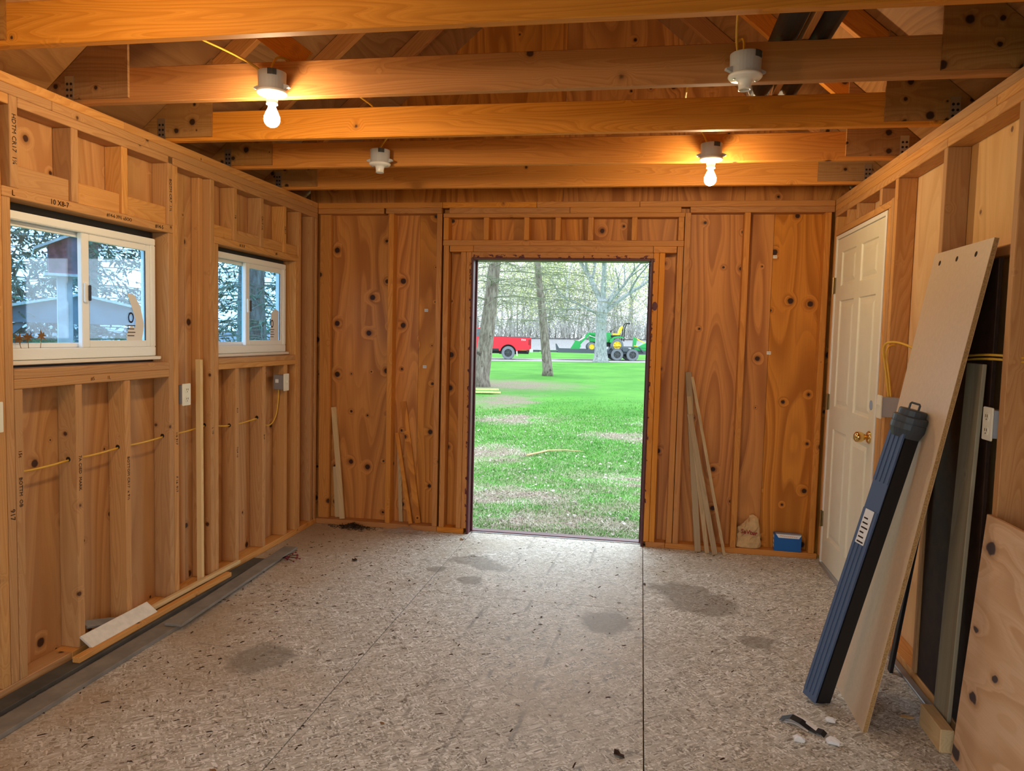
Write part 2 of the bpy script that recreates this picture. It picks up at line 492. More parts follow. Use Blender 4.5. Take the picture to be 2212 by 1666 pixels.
floor = structure('floor')
for x0, x1, ys in ((-.02, 1.179, (-6.1, -4.88, -2.44, .088)), (1.181, 2.404, (-6.1, -3.66, -1.22, .088)), (2.406, W + .02, (-6.1, -4.88, -2.44, .088))):
    for y0, y1 in zip(ys, ys[1:]):
        # the sheets lie flat: their own z stays upright for the strand pattern
        me = chamfer_box(x1 - x0 - .002, y1 - y0 - .002, .018, .0015, M['osb'])
        o = bpy.data.objects.new('floor_panel', me)
        o.location = ((x0 + x1) / 2, (y0 + y1) / 2, -.009)
        link(o, floor)
for k in range(16):
    board('floor_joist', (-.02, YF + .02 + k * .405, -.14), (W + .02, YF + .058 + k * .405, -.0195), LUM, floor, axis=0)

# --- left wall
wl_ = structure('wall_left')
win1 = (-2.667, -1.728, 1.257, 1.903)
win2 = (-1.28, -.345, 1.264, 1.903)
for y0, y1, holes in ((-6.1, -5.12, []), (-5.118, -3.9, []), (-3.898, -2.685, []), (-2.683, -1.465, [win1]), (-1.463, -.245, [win2]), (-.243, .1, [])):
    panel('plywood_panel', (y0, y1, -.05, H), holes, 0, -D - .013, -D - .001, M['plywood_left'], wl_)
def lstud(name, yc, z0, z1, x0=-D, x1=0.0, mat=LUM, wd=.038):
    return board(name, (x0, yc - wd / 2, z0), (x1, yc + wd / 2, z1), mat, wl_, axis=2)
ZT = 2.2435
for a, b in ((-6.1, -4.0), (-3.998, -2.04), (-2.038, 0.0)):
    board('top_plate', (-D, a, 2.319), (0, b, H), LUM, wl_)
for a, b in ((-6.1, -3.3), (-3.298, -2.46), (-2.458, 0.0)):
    board('top_plate', (-D, a, 2.2815), (0, b, 2.3185), LUM, wl_)
for a, b in ((-6.1, -2.667), (-2.626, -1.689), (-1.687, 0.0)):
    board('top_plate', (-D, a, 2.244), (0, b, 2.281), LUM, wl_)
for a, b in ((-6.1, -2.4), (-2.398, 0.0)):
    board('bottom_plate', (-D, a, .0005), (0, b, .038), LUM, wl_)
for y in (-5.85, -5.45, -5.05, -4.65, -4.25, -3.85, -3.45, -3.05):
    lstud('stud', y, .0385, ZT)
lstud('stud', -2.726, .0385, ZT)
lstud('jack_stud', -2.686, .0385, 1.902)
lstud('cripple_stud', -2.646, 1.9415, 2.2812)
lstud('cripple_stud', -2.646, .0385, 1.1805)
for y in (-2.342, -2.040):
    lstud('cripple_stud', y, 1.9415, ZT)
    lstud('cripple_stud', y + .004, .0385, 1.1805)
lstud('jack_stud', -1.709, .0385, 1.902)
lstud('cripple_stud', -1.709, 1.9415, 2.2812)
lstud('stud', -1.669, .0385, ZT)
lstud('stud', -1.384, .0385, ZT, -D, -.042)
lstud('stud', -1.342, .0385, ZT)
lstud('jack_stud', -1.302, .0385, 1.902)
for y in (-1.108, -.800, -.500):
    lstud('cripple_stud', y, 1.9415, ZT)
for y in (-1.088, -.769, -.477):
    lstud('cripple_stud', y, .0385, 1.1985)
lstud('jack_stud', -.324, .0385, 1.902)
lstud('stud', -.284, .0385, ZT)
lstud('stud', -.080, .0385, ZT)
lstud('stud', -.020, .0385, ZT)
board('header_plate', (-D, -2.705, 1.9025), (.001, -1.690, 1.941), LUM, wl_)
board('header_plate', (-D, -1.321, 1.9025), (.001, -.305, 1.941), LUM, wl_)
for a, b, zt in ((-2.625, -2.363, 2.03), (-2.321, -2.061, 2.03), (-2.019, -1.730, 2.03)):
    board('header_block', (-.080, a, 1.9415), (-.012, b, zt), LUM, wl_)
for a, b in ((-1.321, -1.129), (-1.087, -.821), (-.779, -.521), (-.479, -.306)):
    board('header_block', (-.080, a, 1.9415), (-.010, b, 2.008), LUM, wl_)
for z in (1.181, 1.219):
    board('sill_plate', (-D, -2.666, z), (.002, -1.729, z + .0375), LUM, wl_)
for z in (1.199, 1.231):
    board('sill_plate', (-D, -1.2825, z), (.002, -.3435, z + .0315), LUM, wl_)

# pencilled marks on the left wall's timber
RY = Matrix(((0, 0, 1), (1, 0, 0), (0, 1, 0))).to_4x4()          # reads along +y, faces +x
RV = Matrix(((0, 0, 1), (0, 1, 0), (-1, 0, 0))).to_4x4()         # reads downwards
for s, y, z, sz in (('10 X8-7', -2.43, 1.921, .030), ('#14-6 39½ u5OO', -2.08, 1.921, .022), ('#14-5', -1.80, 1.921, .026), ('⊥', -2.655, 1.92, .03),
                    ('10 X 8', -1.04, 1.921, .022), ('#5', -.62, 1.921, .022), ('#5', -2.26, 1.20, .022), ('⊣⊥', -2.16, 1.20, .022)):
    text_mesh(s.replace('⊥', 'L').replace('⊣', '1'), sz, M['ink'], 'pencil_mark', wl_, Matrix.Translation((.0022, y, z)) @ RY)
for s, y, z, sz in (('HDTM CR17  1¼', -2.646, 2.12, .026), ('BOTM CR7  1½', -1.709, 2.09, .024), ('15t', -2.646, .93, .022), ('BOTTM  OB', -2.646, .78, .022), ('7A CIED  MARK', -2.338, .80, .022),
                    ('BOTTOM CR17  x 9½', -2.036, .72, .022), ('1/6 917', -1.669, .86, .022), ('F 16  917', -1.669, .62, .022), ('L 10', -1.342, .86, .022),
                    ('917', -2.686, .70, .030), ('16', -1.108, 2.08, .022), ('CR17 1½', -.80, 2.09, .022), ('CR17', -.50, 2.09, .022), ('TOP 10', -1.088, .70, .02), ('917', -1.088, .95, .02), ('B10', -.769, .75, .02)):
    text_mesh(s, sz, M['ink'], 'pencil_mark', wl_, Matrix.Translation((.0006, y, z)) @ RV)

# --- back wall
wb = structure('wall_back')
DX0, DX1, DZ = 1.152, 2.402, 1.972
for x0, x1, holes in ((-.1, .745, []), (.747, 1.965, [(DX0, DX1, -.06, DZ)]), (1.967, 3.185, [(DX0, DX1, -.06, DZ)]), (3.187, W + .1, [])):
    panel('plywood_panel', (x0, x1, -.05, H), holes, 1, D + .001, D + .013, M['plywood'], wb)
for x0, x1 in ((-.1, .55), (.552, W / 2 - .001), (W / 2 + .001, 2.99), (2.992, W + .1)):
    gm = MB(); ys = lambda x: 2.549 + .875 * (x if x < W / 2 else W - x)
    gm.prism([(x0, H + .001), (x1, H + .001), (x1, ys(x1)), (x0, ys(x0))], 1, D + .001, D + .013).build('gable_panel', M['plywood'], wb)
def bstud(name, x0, x1, z0, z1, y0=0.0, y1=D, mat=OLD):
    return board(name, (x0, y0, z0), (x1, y1, z1), mat, wb, axis=2)
ZB = 2.2785
for a, b in ((.001, .93), (.932, 1.60), (1.602, 2.3), (2.302, W - .001)):
    board('top_plate', (a, 0, 2.3175), (b, D, H), OLD, wb)
for a, b in ((.001, .50), (.515, .925), (.982, 1.83), (1.832, 2.575), (2.634, W - .001)):
    board('top_plate', (a, .001, 2.279), (b, D, 2.317), OLD, wb)
for a, b in ((.001, .93), (.932, 1.13), (DX1 + .02, 2.552), (2.554, W - .002)):
    board('bottom_plate', (a, 0, .0005), (b, D, .038), OLD, wb)
bstud('stud', .002, .085, .0385, ZB, .035, .073)
bstud('stud', .537, .575, .0385, ZB)
bstud('stud', .893, .931, .0385, ZB)
bstud('jack_stud', .946, .984, .0385, 2.0555)
bstud('jack_stud', 1.073, 1.110, .0385, 2.0115)
bstud('jack_stud', 1.112, 1.149, .0385, 2.0115)
bstud('jack_stud', 2.405, 2.442, .0385, 2.0115)
bstud('jack_stud', 2.444, 2.481, .0385, 2.0115)
bstud('jack_stud', 2.560, 2.598, .0385, 2.0555)
bstud('stud', 2.602, 2.640, .0385, ZB)
bstud('stud', 2.984, 3.022, .0385, ZB)
bstud('stud', 3.486, 3.524, .0385, ZB)
bstud('stud', 3.526, W - .002, .0385, ZB, .05, D)
board('header_plate', (.940, 0, 2.2505), (2.600, D, 2.2785), OLD, wb)
for x0 in (.942, 1.230, 1.515, 1.733, 1.958, 2.252, 2.560):
    bstud('cripple_stud', x0, x0 + .037, 2.0945, 2.25)
board('header_plate', (.940, 0, 2.056), (2.600, D, 2.094), OLD, wb)
for a, b in ((.990, 1.160), (1.162, 2.40), (2.402, 2.556)):
    board('header_plate', (a, .001, 2.0125), (b, D, 2.0555), OLD, wb)
board('head_jamb_board', (1.150, 0, DZ + .001), (2.4035, D, 2.0115), OLD, wb)

# maroon lining of the open doorway
dr = structure('door_1')
board('side_jamb', (1.1505, -.004, .0005), (1.166, .135, DZ), M['maroon'], dr)
board('side_jamb', (2.388, -.004, .0005), (2.4035, .135, DZ), M['maroon'], dr)
board('head_jamb', (1.1665, -.004, DZ - .016), (2.3875, .135, DZ), M['maroon'], dr)
board('door_stop', (1.1665, .075, .012), (1.178, .10, DZ - .017), M['maroon'], dr)
board('door_stop', (2.376, .075, .012), (2.3875, .10, DZ - .017), M['maroon'], dr)
board('threshold', (1.1665, .075, -.018), (2.3875, .150, .011), M['maroon'], dr)
board('sill_strip', (1.1665, .060, .0005), (2.3875, .074, .006), M['alu'], dr)
# paint brushed onto the timber round the opening
g = G('maroon_brush_marks', .5, .3)
g.base((.10, .012, .016))
tc = g.objvec(False)
edge_ = g.noise(g.vm('MULTIPLY', tc, (26, 1, 26)), 1.0, 4.0, .65)
g.t.links.new(g.map(edge_, .55, .60), g.b.inputs['Alpha'])
M['brush'] = g.mat
MB().box((1.153, -.0012, DZ), (2.402, -.0006, DZ + .022)).build('paint_mark', M['brush'], wb)
MB().box((1.137, -.0012, .04), (1.1500, -.0006, DZ)).build('paint_mark', M['brush'], wb)
MB().box((2.4045, -.0012, .3), (2.415, -.0006, DZ)).build('paint_mark', M['brush'], wb)
pm = MB(); pm.lathe([(0, 0), (.026, .0002), (.0, .0004)], (0, 0, 0), 9, Matrix.Rotation(math.pi / 2, 4, 'X') @ Matrix.Diagonal((.7, 1.2, 1, 1)))
pm.build('paint_mark', M['maroon'], wb, loc=(2.424, -.0008, 1.655))
# small printed grade stamps on the plywood
for x, z in ((.80, 1.60), (.795, 1.19), (3.20, 2.00), (3.19, 1.36)):
    st = MB().box((x - .013, D + .0002, z - .010), (x + .013, D + .0009, z + .010)).build('grade_stamp', M['paper_white'], wb)
    text_mesh('OSI', .014, M['ink'], 'stamp_lettering', st, Matrix.Translation((x, D + .0001, z)) @ Matrix.Rotation(math.pi / 2, 4, 'X'), .0002)

# --- right wall
wr = structure('wall_right')
dhole = (-1.075, -.062, -.06, 2.118)
for y0, y1, holes in ((-6.1, -5.3, []), (-5.298, -4.08, []), (-4.078, -2.862, []), (-2.86, -1.644, []), (-1.642, -.0, [dhole]), (.002, .1, [])):
    panel('plywood_panel', (y0, y1, -.05, H), holes, 0, W + D + .001, W + D + .013, M['plywood_pale'], wr)
def rstud(name, yc, z0, z1, x0=0.0, x1=D, mat=LUM, wd=.038):
    return board(name, (W + x0, yc - wd / 2, z0), (W + x1, yc + wd / 2, z1), mat, wr, axis=2)
for a, b, z0, z1 in ((-6.1, -3.2, 2.319, H), (-3.198, -1.3, 2.319, H), (-1.298, 0, 2.319, H), (-6.1, -2.2, 2.2815, 2.3185), (-2.198, 0, 2.2815, 2.3185), (-6.1, -1.78, 2.244, 2.281), (-1.778, 0, 2.244, 2.281)):
    board('top_plate', (W, a, z0), (W + D, b, z1), LUM, wr)
board('bottom_plate', (W, -6.1, .0005), (W + D, -1.08, .038), LUM, wr)
for y in (-5.85, -5.45, -5.05, -4.65, -4.25, -3.85, -3.45, -3.01):
    rstud('stud', y, .0385, ZT)
rstud('stud', -2.389, .0385, ZT); rstud('stud', -1.768, .0385, ZT); rstud('stud', -1.176, .0385, ZT)
rstud('stud', -1.728, .0385, ZT, .045, D)
rstud('jack_stud', -1.128, .0385, 2.16); rstud('jack_stud', -1.0895, .0385, 2.118)
rstud('stud', -.024, .0385, ZT)
board('header_plate', (W, -1.108, 2.119), (W + D, -.045, 2.155), LUM, wr)
for y in (-.30, -.507, -.93):
    rstud('cripple_stud', y, 2.156, ZT)
board('blocking', (W + .04, -2.369, 1.755), (W + D, -1.788, 1.793), LUM, wr)

# --- front wall, behind the camera: plain sheathing with a wide opening
wf = structure('wall_front')
for x0, x1 in ((-.1, W / 2 - .001), (W / 2 + .001, W + .1)):
    panel('plywood_panel', (x0, x1, -.05, H), [(.72, 2.82, -.06, 2.05)], 1, YF - .012, YF, M['plywood_left'], wf)
    gm = MB(); ys = lambda x: 2.549 + .875 * (x if x < W / 2 else W - x)
    gm.prism([(x0, H + .001), (x1, H + .001), (x1, ys(x1)), (x0, ys(x0))], 1, YF - .012, YF).build('gable_panel', M['plywood_left'], wf)
for x in (.3, .68, 2.83, 3.2):
    board('stud', (x, YF + .001, .0385), (x + .038, YF + D, 2.24), LUM, wf)
board('header_plate', (.6, YF + .001, 2.2405), (2.95, YF + D, 2.3), LUM, wf)

# --- painted siding outside closes the joints of the sheathing
panel('siding', (-6.12, .1, -.06, 2.36), [win1, win2], 0, -.1105, -.1035, M['maroon'], wl_)
panel('siding', (-6.12, .1, -.06, 2.36), [dhole], 0, W + .1035, W + .1105, M['maroon'], wr)
panel('siding', (-.11, W + .11, -.06, 2.36), [(DX0, DX1, -.07, DZ)], 1, .1035, .1105, M['maroon'], wb)
MB().prism([(-.11, 2.361), (W + .11, 2.361), (W + .11, 2.44), (W / 2, 4.09), (-.11, 2.44)], 1, .1035, .1105).build('gable_siding', M['maroon'], wb)

# --- roof deck
ce = structure('ceiling')
RB, RS = 2.55, .875
SL = math.sqrt(1 + RS * RS)
for sgn in (0, 1):
    # three courses up the slope, sheets 2.44 m long
    edges = (-.34, .43, 1.20, W / 2)
    for c_, (x0, x1) in enumerate(zip(edges, edges[1:])):
        ysp = (-6.3, -4.6, -2.16, .2) if c_ % 2 == 0 else (-6.3, -3.4, -.96, .2)
        for y0, y1 in zip(ysp, ysp[1:]):
            xm = (x0 + x1) / 2; zc = RB + RS * xm + .009
            wdt = (x1 - x0) * SL - .003
            if sgn: xm = W - xm
            sd = V((-RS, 0, 1)).normalized() if not sgn else V((RS, 0, 1)).normalized()
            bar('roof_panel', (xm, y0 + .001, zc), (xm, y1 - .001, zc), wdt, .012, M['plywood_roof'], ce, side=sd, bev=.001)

# shingled cover, fascia and soffit close the roof outside
for sgn in (0, 1):
    s = 1 if not sgn else -1
    f_ = lambda x: x if not sgn else W - x
    zl, zh = RB - .36 * RS + .024, RB + RS * W / 2 + .026
    MB().add([(f_(x), y, z + k) for k in (0, .02) for x, y, z in ((-.36, -6.35, zl), (W / 2 + .002, -6.35, zh), (W / 2 + .002, .25, zh), (-.36, .25, zl))],
             [(0,1,2,3), (7,6,5,4), (0,3,7,4), (1,0,4,5), (2,1,5,6), (3,2,6,7)]).build('roof_cover', M['black'], ce)
    a_, b_ = sorted((f_(-.33), f_(-.103)))
    for y0_ in (.125, -6.25):
        MB().prism([(f_(-.309), 2.2005), (f_(-.1035), 2.2005), (f_(-.1035), RB - .1035 * RS), (f_(-.309), RB - .309 * RS)], 1, y0_, y0_ + .012).build('eave_return', M['gusset'], ce)
    a_, b_ = sorted((f_(-.335), f_(-.31)))
    board('fascia', (a_, -6.3, 2.12), (b_, .2, 2.262), M['jamb_white'], ce)
    a_, b_ = sorted((f_(-.309), f_(-.104)))
    board('soffit', (a_, -6.3, 2.19), (b_, .2, 2.2), M['gusset'], ce, axis=1)

# --- windows
def window(name, y0, y1, z0, z1, ym, sticker, hole):
    w = structure(name)
    x0, x1 = -.104, -.046
    t = .034
    fr = MB()
    fr.box((x0, y0, z0), (x1, y1, z0 + t + .012)).box((x0, y0, z1 - t), (x1, y1, z1)).box((x0, y0, z0 + t + .012), (x1, y0 + t, z1 - t)).box((x0, y1 - t, z0 + t + .012), (x1, y1, z1 - t))
    fr.build('window_frame', M['vinyl'], w, bev=.003)
    zi0, zi1 = z0 + t + .0125, z1 - t - .0005
    # sliding sash on the left, fixed sash on the right
    for k, (a, b, xa, xb, rim) in enumerate(((y0 + t + .0005, ym + .018, -.099, -.079, .020), (ym - .036, y1 - t - .0005, -.074, -.052, .030))):
        s_ = MB()
        if k == 0: wl2, wr2 = .016, .022
        else: wl2, wr2 = .044, .028
        s_.box((xa, a, zi0), (xb, a + wl2, zi1)).box((xa, b - wr2, zi0), (xb, b, zi1)).box((xa, a + wl2, zi0), (xb, b - wr2, zi0 + rim)).box((xa, a + wl2, zi1 - rim), (xb, b - wr2, zi1))
        so = s_.build('sash', M['vinyl'], w, bev=.002)
        MB().box(((xa + xb) / 2 - .002, a + wl2 - .003, zi0 + rim - .003), ((xa + xb) / 2 + .002, b - wr2 + .003, zi1 - rim + .003)).build('pane', M['glass'], so)
        gk = MB()
        for (p, q) in (((a + wl2, zi0 + rim), (a + wl2 + .004, zi1 - rim)), ((b - wr2 - .004, zi0 + rim), (b - wr2, zi1 - rim))):
            gk.box(((xa + xb) / 2 + .0025, p[0], p[1]), ((xa + xb) / 2 + .007, q[0], q[1]))
        gk.build('gasket', M['vinyl_dark'], so)
    hy0, hy1, hz0, hz1 = hole
    fin = MB()
    fin.box((-.1015, hy0, z1 + .0005), (-.0905, hy1, hz1)).box((-.1015, hy0, hz0), (-.0905, hy1, z0 - .0185)).box((-.1015, hy0, z0 - .018), (-.0905, y0 - .0005, z1)).box((-.1015, y1 + .021, z0 - .018), (-.0905, hy1, z1))
    fin.box((-.1015, y1 + .0005, z0 - .001), (-.0905, y1 + .0205, z1))
    fin.build('nailing_fin', M['vinyl_dark'], w)  # plate round the frame, coloured dark for the shadow in the gap
    lt = MB().box((-.0515, ym - .030, (z0 + z1) / 2 - .045), (-.040, ym - .006, (z0 + z1) / 2 + .040)).build('latch', M['vinyl'], w, bev=.003)
    MB().box((-.0398, ym - .014, (z0 + z1) / 2 - .038), (-.028, ym - .007, (z0 + z1) / 2 + .030)).build('latch_lever', M['vinyl_dark'], lt, bev=.002)
    board('sill_board', (-.088, y0 + .002, z0 - .018), (-.030, y1 + .02, z0 - .002), M['jamb_white'], w)
    # torn paper label on the fixed pane
    xs = -.0608
    yb = y1 - t - .030
    lab = MB()
    if sticker == 1:
        lab.prism([(yb - .13, z0 + .075), (yb - .022, z0 + .075), (yb - .005, z0 + .15), (yb - .03, z0 + .235), (yb - .075, z0 + .295), (yb - .128, z0 + .30), (yb - .10, z0 + .25), (yb - .066, z0 + .175), (yb - .072, z0 + .135), (yb - .10, z0 + .15), (yb - .13, z0 + .11)], 0, xs, xs + .0006)
    else:
        lab.prism([(yb - .125, z0 + .075), (yb - .01, z0 + .075), (yb - .01, z0 + .27), (yb - .06, z0 + .285), (yb - .11, z0 + .255)], 0, xs, xs + .0006)
    lo = lab.build('paper_label', M['paper_white'], w)
    rg = MB()
    cy, cz = yb - .10, z0 + .185
    for i in range(16):
        a0, a1 = i * math.pi / 8, (i + 1) * math.pi / 8
        rg.prism([(cy + .020 * math.cos(a0), cz + .026 * math.sin(a0)), (cy + .020 * math.cos(a1), cz + .026 * math.sin(a1)), (cy + .013 * math.cos(a1), cz + .018 * math.sin(a1)), (cy + .013 * math.cos(a0), cz + .018 * math.sin(a0))], 0, xs + .0008, xs + .0012)
    for i in range(4):
        rg.box((xs + .0008, cy - .025, cz - .04 - i * .016), (xs + .0012, cy + .03 - .008 * (i % 2), cz - .036 - i * .016))
    rg.build('printed_mark', M['ink'], lo)
    return w
window('window_1', -2.655, -1.765, 1.288, 1.865, -2.215, 1, win1)
window('window_2', -1.272, -.395, 1.286, 1.872, -.865, 2, win2)

# --- six-panel door in the right wall
d2 = structure('door_2')
yL, yR, zT = -.074, -1.064, 2.112
board('side_jamb', (W - .004, yL - .026, .0005), (W + .105, yL, zT), M['jamb_white'], d2)
board('side_jamb', (W - .004, yR, .0005), (W + .105, yR + .022, zT), M['jamb_white'], d2)
board('head_jamb', (W - .004, yR + .0225, zT - .024), (W + .105, yL - .0265, zT), M['jamb_white'], d2)
board('threshold', (W - .012, yR + .023, .0005), (W + .11, yL - .027, .020), M['alu'], d2)
s0, s1 = yR + .025, yL - .029
z0, z1 = .026, zT - .027
cols = [(s0 + .11, s0 + .11 + .305), (s1 - .11 - .305, s1 - .11)]
rows = [(.20, .90), (1.04, 1.70), (1.79, 2.0)]
holes = [(a, b, c, d) for a, b in cols for c, d in rows]
slab = panel('door_slab', (s0, s1, z0, z1), holes, 0, W + .003, W + .044, M['door'], d2)
for a, b, c, d in holes:
    pn = MB()
    def ring(i, x): return [(x, a + i, c + i), (x, b - i, c + i), (x, b - i, d - i), (x, a + i, d - i)]
    rr = [ring(0, W + .0032), ring(.006, W + .0110), ring(.020, W + .0125), ring(.045, W + .0055)]
    vs_ = [p for q in rr for p in q]
    fs = [(4*k + i, 4*k + (i+1) % 4, 4*k + 4 + (i+1) % 4, 4*k + 4 + i) for k in range(3) for i in range(4)] + [(12, 13, 14, 15)]
    bk = ring(0, W + .040)
    n0 = len(vs_); vs_ += bk
    fs += [(i, n0 + i, n0 + (i+1) % 4, (i+1) % 4) for i in range(4)] + [(n0 + 3, n0 + 2, n0 + 1, n0)]
    pn.add(vs_, fs).build('door_panel', M['door'], d2)
for z in (.30, 1.06, 1.80):
    hg = MB().box((W - .006, s1 + .001, z - .05), (W + .002, s1 + .016, z + .05)); hg.tube([(W - .011, s1 + .012, z - .052), (W - .011, s1 + .012, z + .052)], .007, 10)
    hg.build('hinge', M['brass_dark'], d2)
ky, kz = s0 + .075, .945
RX = Matrix.Rotation(-math.pi / 2, 4, 'Y')
kn = MB().lathe([(.012, 0), (.012, .018), (.018, .024), (.026, .036), (.029, .052), (.026, .066), (.016, .073), (0, .074)], (W + .001, ky, kz), 24, RX).build('door_knob', M['brass'], d2, smooth=True)
MB().lathe([(.034, -.001), (.034, .004), (.026, .011), (.013, .013), (0, .0131)], (W + .002, ky, kz), 24, RX).build('rosette', M['brass'], kn, smooth=True)
MB().box((W + .004, s0 - .0012, kz - .03), (W + .03, s0 + .0005, kz + .03)).build('latch_plate', M['brass_dark'], d2)
MB().lathe([(.026, 0), (.026, .0015), (0, .0016)], (W + .0025, ky, kz + .17), 24, RX).build('bore_cover', M['blue_grey'], d2)
# ---------------------------------------------------------------- roof trusses
def truss():
    t = empty('roof_truss', (W / 2, TR[0], H))
    ox = W / 2
    def X(x): return x - ox
    yc0, yc1 = 0.0, .038
    ch = board('bottom_chord', (X(-.22), yc0, .0008), (X(W + .22), yc1, .140), OLD, t)
    for s in (1, -1):
        # rafter, from the tail to the ridge
        n = V((-RS, 0, 1)).normalized()
        p0 = V((-.30, .019, RB - .30 * RS)) - n * .046
        p1 = V((ox - .02, .019, RB + RS * (ox - .02))) - n * .046
        q0, q1 = V((X(p0.x) * s, .019, p0.z - H)), V((X(p1.x) * s, .019, p1.z - H))
        bar('rafter', q0, q1, .089, .0375, OLD, t, side=(0, 1, 0))
        # plywood heel gusset on the near face
        pts = [(-.16, .017), (.226, .017), (.226, .388), (-.16, .052)]
        gs = MB().prism([(X(a) * s, b) for a, b in pts], 1, -.0125, -.0005).build('heel_gusset', M['gusset'], t)
        # punched steel tie down to the wall plate
        tie = MB().box((X(-.045) * s - .02, -.0145, -.002), (X(-.045) * s + .02, -.013, .11)).build('steel_tie', M['steel'], t)
        hl = MB()
        for i in range(2):
            for j in range(3):
                hl.lathe([(.006, 0), (.006, .0005)], (X(-.045) * s - .009 + .018 * i, -.0147, .03 + .024 * j), 8, Matrix.Rotation(math.pi / 2, 4, 'X'))
        hl.build('nail_holes', M['black'], tie)
    MB().prism([(-.3, 1.30), (.3, 1.30), (.3, 1.46), (0, 1.72), (-.3, 1.46)], 1, -.0125, -.0005).build('peak_gusset', M['gusset'], t)
    return t
t0 = truss()
names = ('nearest roof truss in the frame, its chord running along the top edge of the picture',
         'second roof truss, with a lit bulb at left and empty lampholder at right',
         'third roof truss from the viewer, between the two pairs of lampholders',
         'fourth roof truss, with the lit bulb on the right side of its chord',
         'fifth and farthest roof truss, just in front of the back wall')
for i in range(5):
    t = t0 if i == 0 else copy_tree(t0)
    t.location = (W / 2, TR[i], H)
    tag(t, names[i], 'roof truss', 'roof trusses across the shed')
    if i == 1: bar('diagonal_web', (.98 - W / 2, .050, .150), (.50 - W / 2, .050, .50), .089, .022, OLD, t)
t = copy_tree(t0); t.location = (W / 2, TR[0] - TS, H)
tag(t, 'roof truss just overhead of the viewer, above the upper picture edge', 'roof truss', 'roof trusses across the shed')

# ---------------------------------------------------------------- lampholders
def lamp(x, yface, lit, label, rz=0.0):
    t = empty('lampholder', (x, yface - .064, 2.3445), rz)
    tag(t, label, 'light fixture', 'lampholders on the trusses')
    bx = MB()
    n = 28
    # round plastic box with notched rim
    bx.lathe([(.052, .0155), (.054, .085), (.050, .085), (.048, .0155)], (0, 0, 0), n)
    bx.lathe([(.0515, .079), (.0515, .083)], (0, 0, 0), n)
    jb = bx.build('junction_box', M['pvc_grey'], t, smooth=False)
    for a in (.3, .62, 3.5):
        c, s_ = math.cos(a - math.pi / 2), math.sin(a - math.pi / 2)
        MB().box((-.008, -.002, .064), (.008, .002, .086), Matrix.Translation((c * .0535, s_ * .0535, 0)) @ Matrix.Rotation(a, 4, 'Z')).build('knockout', M['vinyl_dark'], jb)
    for s_ in (1, -1):
        MB().prism([(s_ * .050, .018), (s_ * .074, .026), (s_ * .074, .032), (s_ * .050, .040)], 1, -.008, .008).build('mounting_ear', M['pvc_grey'], jb)
    MB().box((-.02, .0545, .02), (.02, .0635, .075)).build('nail_bracket', M['pvc_grey'], jb)
    MB().lathe([(.048, .015), (.058, .0145), (.059, .008), (.054, .002), (.030, -.001), (.024, -.006), (.0215, -.028), (.0225, -.036), (.018, -.036), (.0165, -.012), (0, -.011)], (0, 0, 0), 32).build('porcelain_base', M['porcelain'], t, smooth=True)
    for s_ in (1, -1):
        MB().lathe([(.0055, 0), (.004, -.003), (0, -.0035)], (s_ * .041, 0, .0008), 10).build('screw', M['steel'], t, smooth=True)
    if lit:
        MB().lathe([(.0135, -.026), (.0135, -.042), (.0155, -.050), (.024, -.068), (.0298, -.084), (.0305, -.095), (.027, -.108), (.018, -.118), (.008, -.1225), (0, -.1232)], (0, 0, 0), 24).build('bulb', M['bulb_lit'], t, smooth=True)
    return t
lamp(.893, TR[1], True, 'white lampholder with a glowing bulb on the left of the second truss')
lamp(2.668, TR[1], False, 'large empty white lampholder without a bulb on the right of the second truss', .35)
lamp(.894, TR[3], False, 'small empty white lampholder on the left of the fourth truss')
lamp(2.660, TR[3], True, 'white lampholder with a glowing bulb on the right of the fourth truss')
lamp(.893, TR[0] - TS, True, 'lampholder with a glowing bulb overhead of the viewer, above the picture edge')

def cable(path, label, rad=.0045, mat='cable', cat='cable', group='yellow electrical cables'):
    # smooth the given points a little
    pts = [V(p) for p in path]
    for _ in range(2):
        q = [pts[0]]
        for a, b in zip(pts, pts[1:]): q += [a * .75 + b * .25, a * .25 + b * .75]
        pts = q + [pts[-1]]
    base = pts[0]
    o = MB().tube([p - base for p in pts], rad, 8).build('electrical_cable', M[mat], None, smooth=True, loc=base)
    return tag(o, label, cat, group)
cable([(.30, -2.86, 2.60), (.55, -2.86, 2.54), (.66, -2.6, 2.51), (.80, -2.42, 2.47), (.862, -2.372, 2.428)], 'yellow cable slanting down from the nearest truss to the left lit lampholder')
cable([(.88, -2.36, 2.428), (.885, -2.33, 2.50), (.90, -2.28, 2.52), (1.02, -2.0, 2.50), (1.06, -1.72, 2.50), (1.02, -1.3, 2.51), (.90, -1.15, 2.46), (.880, -1.160, 2.428)], 'yellow cable running back from the left lit lampholder to the far left empty one')
cable([(2.62, -2.80, 2.66), (2.62, -2.6, 2.60), (2.628, -2.42, 2.56), (2.632, -2.375, 2.48), (2.640, -2.372, 2.428)], 'yellow cable hanging down to the large empty lampholder on the right')
cable([(2.662, -2.345, 2.426), (2.665, -2.33, 2.49), (2.66, -2.28, 2.52), (2.5, -1.9, 2.52), (2.50, -1.5, 2.52), (2.56, -1.22, 2.52), (2.620, -1.135, 2.49), (2.640, -1.160, 2.428)], 'yellow cable running on to the lit lampholder on the right')

